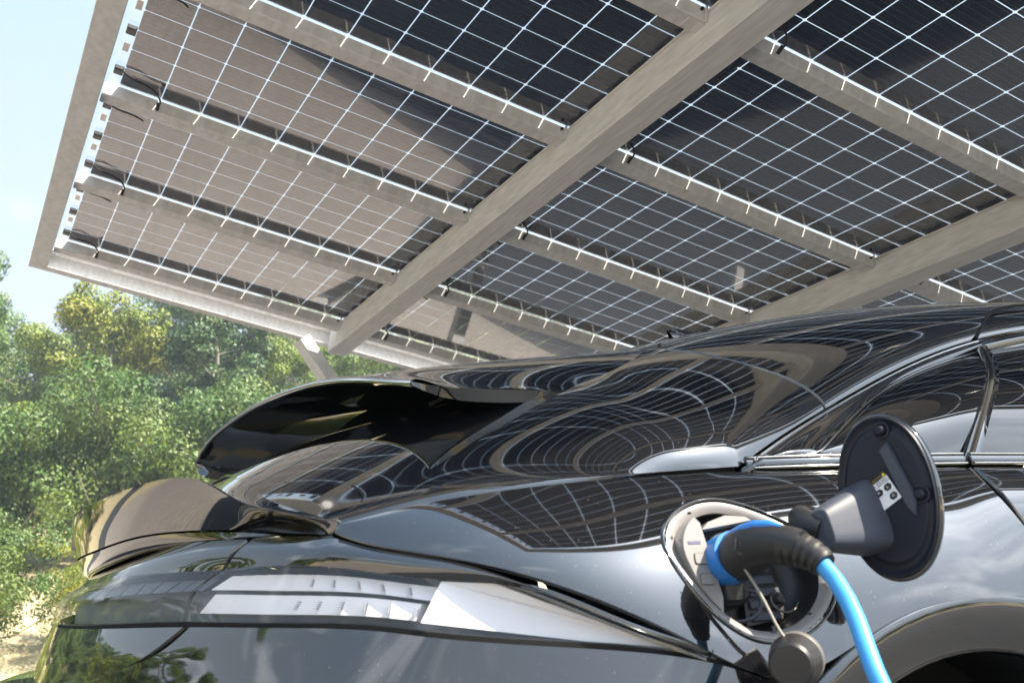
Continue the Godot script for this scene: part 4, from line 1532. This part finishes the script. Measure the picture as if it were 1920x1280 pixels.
func front_of_car(car: Node3D) -> void:
	var R := Vector3(0.2, 0.3, 1)
	# windscreen
	var c0 := curve(V3([2.86, 1.255, 0.655, 2.77, 1.400, 0.28, 2.76, 1.418, 0.0, 2.77, 1.400, -0.28, 2.86, 1.255, -0.655]), 30)
	var c2 := curve(V3([3.42, 0.985, 0.76, 3.62, 1.00, 0.36, 3.66, 1.005, 0.0, 3.62, 1.00, -0.36, 3.42, 0.985, -0.76]), 30)
	var c1 := PackedVector3Array()
	for k in 31:
		c1.append((c0[k] + c2[k]) * 0.5 + Vector3(0.01, 0.028, 0))
	put("windscreen", sheet(across([c0, c1, c2], 16), Vector3(0.5, 1, 0), 0.004), M.window, car)
	# bonnet and wings
	var rows := [
		V3([3.12, 0.42, 0.885, 3.40, 0.56, 0.925, 3.84, 0.93, 0.930, 4.28, 0.52, 0.905, 4.50, 0.36, 0.78]),
		V3([3.11, 0.76, 0.890, 3.45, 0.83, 0.920, 3.84, 0.945, 0.925, 4.24, 0.80, 0.880, 4.52, 0.55, 0.74]),
		V3([3.10, 0.96, 0.865, 3.45, 0.945, 0.890, 3.84, 0.955, 0.890, 4.22, 0.88, 0.83, 4.50, 0.70, 0.70]),
		V3([3.12, 1.01, 0.81, 3.45, 0.975, 0.80, 3.84, 0.962, 0.78, 4.20, 0.90, 0.73, 4.50, 0.74, 0.62]),
		V3([3.55, 1.00, 0.42, 3.75, 0.995, 0.42, 3.98, 0.975, 0.41, 4.28, 0.91, 0.39, 4.62, 0.75, 0.34]),
		V3([3.66, 1.008, 0.0, 3.85, 1.004, 0.0, 4.05, 0.985, 0.0, 4.33, 0.92, 0.0, 4.67, 0.76, 0.0]),
	]
	var s := []
	for r in rows:
		s.append(stations(r, 8))
	both(car, "bonnet", across(s, 40), R, M.paint, 0.006)
	# nose
	var n0 := curve(V3([4.67, 0.755, 0.0, 4.62, 0.745, 0.34, 4.50, 0.735, 0.62, 4.47, 0.70, 0.72]), 24)
	var n1 := curve(V3([4.71, 0.60, 0.0, 4.66, 0.59, 0.36, 4.54, 0.57, 0.66, 4.50, 0.55, 0.745]), 24)
	var n2 := curve(V3([4.69, 0.42, 0.0, 4.65, 0.41, 0.38, 4.54, 0.39, 0.68, 4.48, 0.36, 0.785]), 24)
	var n3 := curve(V3([4.60, 0.20, 0.0, 4.57, 0.20, 0.38, 4.46, 0.20, 0.68, 4.40, 0.20, 0.78]), 24)
	both(car, "front_bumper", across([n0, n1, n2, n3], 20), Vector3(1, 0, 0.3), M.paint, 0.006)
	for z in [1, -1]:
		var hl := across([curve(V3([4.235, 0.875, 0.835 * z, 4.40, 0.80, 0.765 * z, 4.545, 0.735, 0.62 * z, 4.60, 0.735, 0.48 * z]), 16), curve(V3([4.27, 0.835, 0.850 * z, 4.43, 0.755, 0.775 * z, 4.57, 0.695, 0.63 * z, 4.625, 0.705, 0.48 * z]), 16)], 4)
		put("headlamp", sheet(hl, Vector3(1, 0.5, z), 0.01), M.lamp_white, car)
		put("mirror_arm", tube(V3([2.92, 1.01, 0.82 * z, 2.90, 1.03, 0.90 * z, 2.88, 1.06, 0.96 * z]), 0.02, 10), M.gloss, car)
		var em := SphereMesh.new()
		em.radius = 0.09
		em.height = 0.18
		em.radial_segments = 28
		em.rings = 14
		var mo := put("door_mirror", em, M.paint, car)
		mo.transform = Transform3D(Basis(Vector3(0.75, 0, 0), Vector3(0, 0.85, 0), Vector3(0, 0, 1.15 * z)), Vector3(2.88, 1.10, 1.0 * z))
		put("wiper", tube(V3([3.50, 1.012, 0.1 * z, 3.40, 1.070, 0.30 * z, 3.30, 1.095, 0.50 * z]), 0.008, 6), M.rubber, car)


# =====================================================================  cable
func build_cable() -> void:
	var c := thing("charging_cable", "light blue charging cable whose black connector sits in the car's charge port", "charging cable", CAR_AT, CAR_TURN)
	var base := Vector3(0.64, 0.0, 1.15)
	c.position = c.transform * (base + Vector3(-0.006, 0.003, 0.014))
	var P := func(a: Array): return moved(V3(a), -base)
	var way := curve(P.call([0.606, 0.972, 0.872, 0.603, 0.978, 0.905, 0.602, 0.988, 0.940, 0.604, 0.994, 0.972, 0.611, 0.993, 1.000, 0.622, 0.986, 1.024]), 60)
	var rad := func(list: Array, n: int):
		var r := PackedFloat32Array()
		for k in n + 1:
			var f := float(k) / n * (list.size() - 1)
			var i := mini(int(f), list.size() - 2)
			r.append(lerpf(list[i], list[i + 1], smoothstep(0.0, 1.0, f - i)))
		return r
	put("plug_shell", tube(way.slice(0, 19), rad.call([0.0285, 0.0295, 0.0300, 0.0290], 18), 40), M.shell_blue, c)
	put("plug_top_strip", tube(moved(way, Vector3(-0.0015, 0.0160, 0.002)).slice(8, 50), rad.call([0.0140, 0.0142, 0.0138, 0.0122, 0.0090, 0.0040], 41), 24, 0.9), M.shell_blue, c)
	var to_eye := Vector3(-0.55, 0.0, 0.80)
	var right := Vector3(0.80, -0.15, 0.50)
	var grip := moved(way, right * 0.0030 + Vector3(0, -0.0015, 0))
	put("plug_grip", tube(grip.slice(9, 57), rad.call([0.0245, 0.0276, 0.0282, 0.0272, 0.0250, 0.0225, 0.0202, 0.0190], 47), 40), M.connector, c)
	# strain relief: ribbed boot
	var boot := curve(P.call([0.612, 0.989, 0.998, 0.6195, 0.984, 1.016, 0.6255, 0.976, 1.032, 0.628, 0.968, 1.042]), 48)
	var br := PackedFloat32Array()
	for k in 49:
		var f := k / 48.0
		var rib := 0.0016 * (1.0 if fmod(f * 5.0, 1.0) < 0.62 else -1.0) * (1.0 if f > 0.12 and f < 0.93 else 0.3)
		br.append(lerpf(0.0205, 0.0135, f) + rib)
	put("strain_relief", tube(boot, br, 32), M.connector, c)
	for k in 3:
		var sm := SphereMesh.new()
		sm.radius = 0.0016
		sm.height = 0.0032
		put("boot_dot", sm, M.white_print, c, boot[12 + k * 10] + to_eye * (br[12 + k * 10] * 0.97) + Vector3(0, -0.002, 0))
	var run := curve(P.call([0.6265, 0.972, 1.037, 0.628, 0.958, 1.052, 0.626, 0.938, 1.072, 0.618, 0.912, 1.097, 0.606, 0.880, 1.124, 0.602, 0.840, 1.150, 0.61, 0.74, 1.20, 0.66, 0.50, 1.28, 0.78, 0.20, 1.40, 0.95, 0.03, 1.62, 1.3, 0.014, 1.95, 2.0, 0.013, 2.5, 3.4, 0.012, 3.3]), 150)
	put("cable", tube(run, 0.0093, 24), M.cable_blue, c)
	# embossed maker's lines on the grip
	var gp: Vector3 = grip[28]
	var face := Basis(right.normalized(), Vector3.UP, to_eye.normalized()).orthonormalized()
	for k in 4:
		var l := [[-0.019, 0.004, 0.0007, 0.014], [-0.010, 0.006, 0.009, 0.0012], [-0.010, 0.002, 0.007, 0.0012], [-0.009, -0.006, 0.014, 0.0008]][k] as Array
		put("grip_mark", join([[box(Vector3(l[0] - l[2] * 0.5, l[1] - l[3] * 0.5, 0.0285 - absf(l[0]) * 0.28), Vector3(l[0] + l[2] * 0.5, l[1] + l[3] * 0.5, 0.0297 - absf(l[0]) * 0.28)), Transform3D(face, gp)]]), M.cap_grey, c)
	# strap and hanging cap
	var strap := curve(P.call([0.590, 0.966, 0.950, 0.598, 0.945, 0.958, 0.608, 0.920, 0.963, 0.620, 0.894, 0.966, 0.632, 0.882, 0.966]), 24)
	put("cap_strap", tube(strap, 0.0027, 10, 0.6), M.strap, c)
	var axis := Vector3(0.62, 0.05, -0.60).normalized()
	var ax := axis.cross(Vector3.UP).normalized()
	var cap := Transform3D(Basis(ax, axis.cross(ax), axis), Vector3(0.616, 0.864, 0.985) - base)
	put("hanging_cap", join([[lathe([Vector2(0.0, -0.012), Vector2(0.0215, -0.0115), Vector2(0.0245, -0.008), Vector2(0.0275, 0.010), Vector2(0.0290, 0.022), Vector2(0.0285, 0.030), Vector2(0.026, 0.032), Vector2(0.0, 0.032)], 48), cap]]), M.cap, c)
	put("cap_rim", join([[lathe([Vector2(0.0287, 0.022), Vector2(0.0300, 0.0235), Vector2(0.0300, 0.0330), Vector2(0.0270, 0.0345), Vector2(0.0, 0.0345)], 48), cap]]), M.cap_grey, c)


# =====================================================================  trees
func crown_mesh(sd: int, height: float, width: float, leaves: int, size: float, tint: Color, loose := 0.0) -> Array:
	# a crown of many leaf-sized blades gathered in clumps round the limbs, and the limbs themselves
	var r := RandomNumberGenerator.new()
	r.seed = sd
	var limbs := []
	var clumps := []
	var trunk_top := height * 0.86
	var trunk := PackedVector3Array()
	var lean := Vector3(r.randf_range(-0.05, 0.05), 1, r.randf_range(-0.05, 0.05))
	for k in 9:
		var f := k / 8.0
		trunk.append(lean * (trunk_top * f) + Vector3(sin(f * 5.0 + sd) * 0.12, 0, cos(f * 4.0 + sd) * 0.12) * f * width * 0.3)
	var tr := PackedFloat32Array()
	for k in 9:
		tr.append(lerpf(height * 0.018, height * 0.003, k / 8.0))
	limbs.append(tube(trunk, tr, 8))
	var n := 27
	for k in n:
		var f: float = lerpf(0.07, 1.0, pow((k + 0.5) / n, 0.95))
		var ti := f * 8.0 * 0.92
		var p0 := trunk[int(ti)].lerp(trunk[mini(int(ti) + 1, 8)], ti - int(ti))
		var a := k * 2.399 + r.randf_range(-0.5, 0.5)
		var reach: float = width * 0.5 * (0.35 + 0.75 * sqrt(maxf(0.0, 1.0 - pow(absf(f - 0.38) / 0.66, 2.0)))) * r.randf_range(0.55, 1.12)
		var p2 := p0 + Vector3(cos(a), r.randf_range(0.25, 0.75), sin(a)) * reach
		var p1 := p0.lerp(p2, 0.5) + Vector3(0, -0.10 * reach, 0)
		limbs.append(tube(PackedVector3Array([p0, p1, p2]), PackedFloat32Array([tr[int(ti)] * 0.5, tr[int(ti)] * 0.3, 0.012]), 5))
		for q in 3:
			var c := p1.lerp(p2, 0.05 + 0.46 * q) + Vector3(r.randfn(), r.randfn() * 0.6, r.randfn()) * reach * 0.20
			clumps.append([c, width * r.randf_range(0.06, 0.145)])
	clumps.append([trunk[8] + Vector3(0, height * 0.03, 0), width * 0.10])
	clumps.append([trunk[7], width * 0.15])
	var total := 0.0
	for c in clumps:
		total += pow(c[1], 2.0)
	var V := PackedVector3Array()
	var N := PackedVector3Array()
	var C := PackedColorArray()
	var I := PackedInt32Array()
	for c in clumps:
		var count := int(leaves * pow(c[1], 2.0) / total)
		var warm := r.randf_range(-0.5, 0.5)
		for k in count:
			var d := Vector3(r.randfn(), r.randfn() + 0.35, r.randfn()).normalized()
			var p: Vector3 = c[0] + d * Vector3(1.0, 0.78, 1.0) * c[1] * pow(r.randf(), 0.32) * (1.0 + loose * r.randf())
			var nn := (d * 1.3 + Vector3(r.randfn(), r.randfn() + 0.5, r.randfn()) * 0.50).normalized()
			var u := nn.cross(Vector3(r.randfn(), r.randfn(), r.randfn())).normalized()
			var w := nn.cross(u)
			var s := size * r.randf_range(0.6, 1.3)
			var b := V.size()
			V.append_array([p - u * s, p + w * s * 0.55 + nn * s * 0.1, p + u * s, p - w * s * 0.55 + nn * s * 0.1])
			N.append_array([nn, nn, nn, nn])
			var v := r.randf_range(0.72, 1.3)
			var y := clampf(warm + r.randf_range(-0.35, 0.35), -0.6, 0.9)
			var col := Color(tint.r * v * (1.0 + 0.45 * y), tint.g * v * (1.0 + 0.12 * y), tint.b * v * (1.0 - 0.3 * y))
			C.append_array([col, col, col, col])
			I.append_array([b, b + 1, b + 2, b, b + 2, b + 3])
	var a := []
	a.resize(Mesh.ARRAY_MAX)
	a[Mesh.ARRAY_VERTEX] = V
	a[Mesh.ARRAY_NORMAL] = N
	a[Mesh.ARRAY_COLOR] = C
	a[Mesh.ARRAY_INDEX] = I
	var m := ArrayMesh.new()
	m.add_surface_from_arrays(Mesh.PRIMITIVE_TRIANGLES, a)
	return [m, join(limbs)]


func build_trees() -> void:
	var kinds := [
		["broad_tree", crown_mesh(1, 13.0, 9.5, 44200, 0.098, Color(0.125, 0.175, 0.022)), M.bark, "broad light green tree"],
		["broad_tree", crown_mesh(2, 15.0, 8.5, 44200, 0.098, Color(0.085, 0.145, 0.026)), M.bark, "tall mid green tree"],
		["broad_tree", crown_mesh(3, 12.0, 8.0, 40800, 0.090, Color(0.165, 0.195, 0.020)), M.bark, "rounded yellow green tree"],
		["birch_tree", crown_mesh(4, 17.0, 6.5, 11000, 0.105, Color(0.150, 0.185, 0.070), 0.35), M.pale_bark, "thin pale airy birch"],
		["dark_tree", crown_mesh(5, 14.0, 7.0, 40800, 0.094, Color(0.052, 0.100, 0.030)), M.bark, "dark blue green tree"],
		["low_shrub", crown_mesh(6, 4.2, 5.0, 26000, 0.045, Color(0.17, 0.20, 0.016)), M.bark, "low yellow green bush"],
		["thicket_bush", crown_mesh(7, 5.0, 6.5, 36000, 0.062, Color(0.075, 0.125, 0.022)), M.bark, "dense green thicket bush"],
	]
	var proto := []
	for k in kinds:
		var t := Node3D.new()
		t.name = "unused"
		put("crown", k[1][0], M.leaf, t)
		put("trunk", k[1][1], k[2], t)
		proto.append(t)
	var words := ["first", "second", "third", "fourth", "fifth", "sixth", "seventh", "eighth", "ninth", "tenth", "eleventh", "twelfth", "thirteenth", "fourteenth", "fifteenth", "sixteenth", "seventeenth", "eighteenth", "nineteenth", "twentieth"]
	# rows on the slope: name, distance, number, kinds in turn, size
	var rows := [
		["bush row by the dry meadow", 27.0, 8, [5, 5, 6, 5], 0.70, -0.60, 0.16],
		["thicket below the front trees", 40.0, 19, [6, 6, 6, 6], 1.15, -1.1, 0.60],
		["front row of the wooded slope", 52.0, 15, [0, 2, 1, 2, 4, 0, 2], 0.92, -1.1, 0.62],
		["thicket under the second row", 60.0, 19, [6, 6, 6], 1.6, -1.1, 0.62],
		["second row of the wooded slope", 70.0, 17, [2, 1, 4, 0, 2, 4, 1], 1.05, -1.1, 0.66],
		["third row of the wooded slope", 88.0, 18, [1, 4, 0, 1, 4, 0, 2], 1.12, -1.1, 0.68],
		["back row on the skyline", 108.0, 19, [1, 3, 4, 0, 1, 4, 1], 1.14, -1.1, 0.70],
	]
	var put_tree := func(kind: int, at: Vector3, size: float, label: String, group: String):
		var t: Node3D = proto[kind].duplicate()
		t.name = numbered(kinds[kind][0])
		add_child(t)
		t.position = at
		t.rotation.y = rng.randf() * TAU
		t.scale = Vector3(size, size * rng.randf_range(0.94, 1.06), size)
		tag(t, label, "bush" if kind >= 5 else "tree", group)
	for row in rows:
		for k in row[2]:
			var f: float = (k + 0.5 + rng.randf_range(-0.28, 0.28)) / row[2]
			var s: float = lerpf(row[5], row[6], f)
			var d: float = row[1] * rng.randf_range(0.94, 1.06)
			var x := s * d
			var z := -d
			var kind: int = row[3][k % row[3].size()]
			var label := "%s, %s from the left in the %s" % [kinds[kind][3], words[k], row[0]]
			put_tree.call(kind, Vector3(x, hill(x, z) - 0.1, z), row[4] * rng.randf_range(0.88, 1.14), label, "trees on the wooded slope" if kind < 5 else "bushes along the meadow")
	for k in 6:
		var x := -21.0 - 2.0 * (k % 2)
		var z := -26.0 + k * 5.2
		put_tree.call([2, 0, 1, 2, 0, 4][k], Vector3(x, hill(x, z) - 0.1, z), 0.62 + 0.05 * (k % 3), "%s, %s from the wooded slope in the row behind the car's tail" % [kinds[[2, 0, 1, 2, 0, 4][k]][3], words[k]], "trees behind the tail")
	# trees across the yard, mirrored in the wheel arch
	for k in 7:
		var x := 4.0 + k * 7.5
		put_tree.call(k % 3, Vector3(x, 0.0, 44.0 + 4.0 * sin(k * 2.1)), 0.8 + 0.1 * sin(k * 3.3), "%s across the yard, %s from the left, mirrored in the wheel arch" % [kinds[k % 3][3], words[k]], "trees across the yard")
	for t in proto:
		t.free()
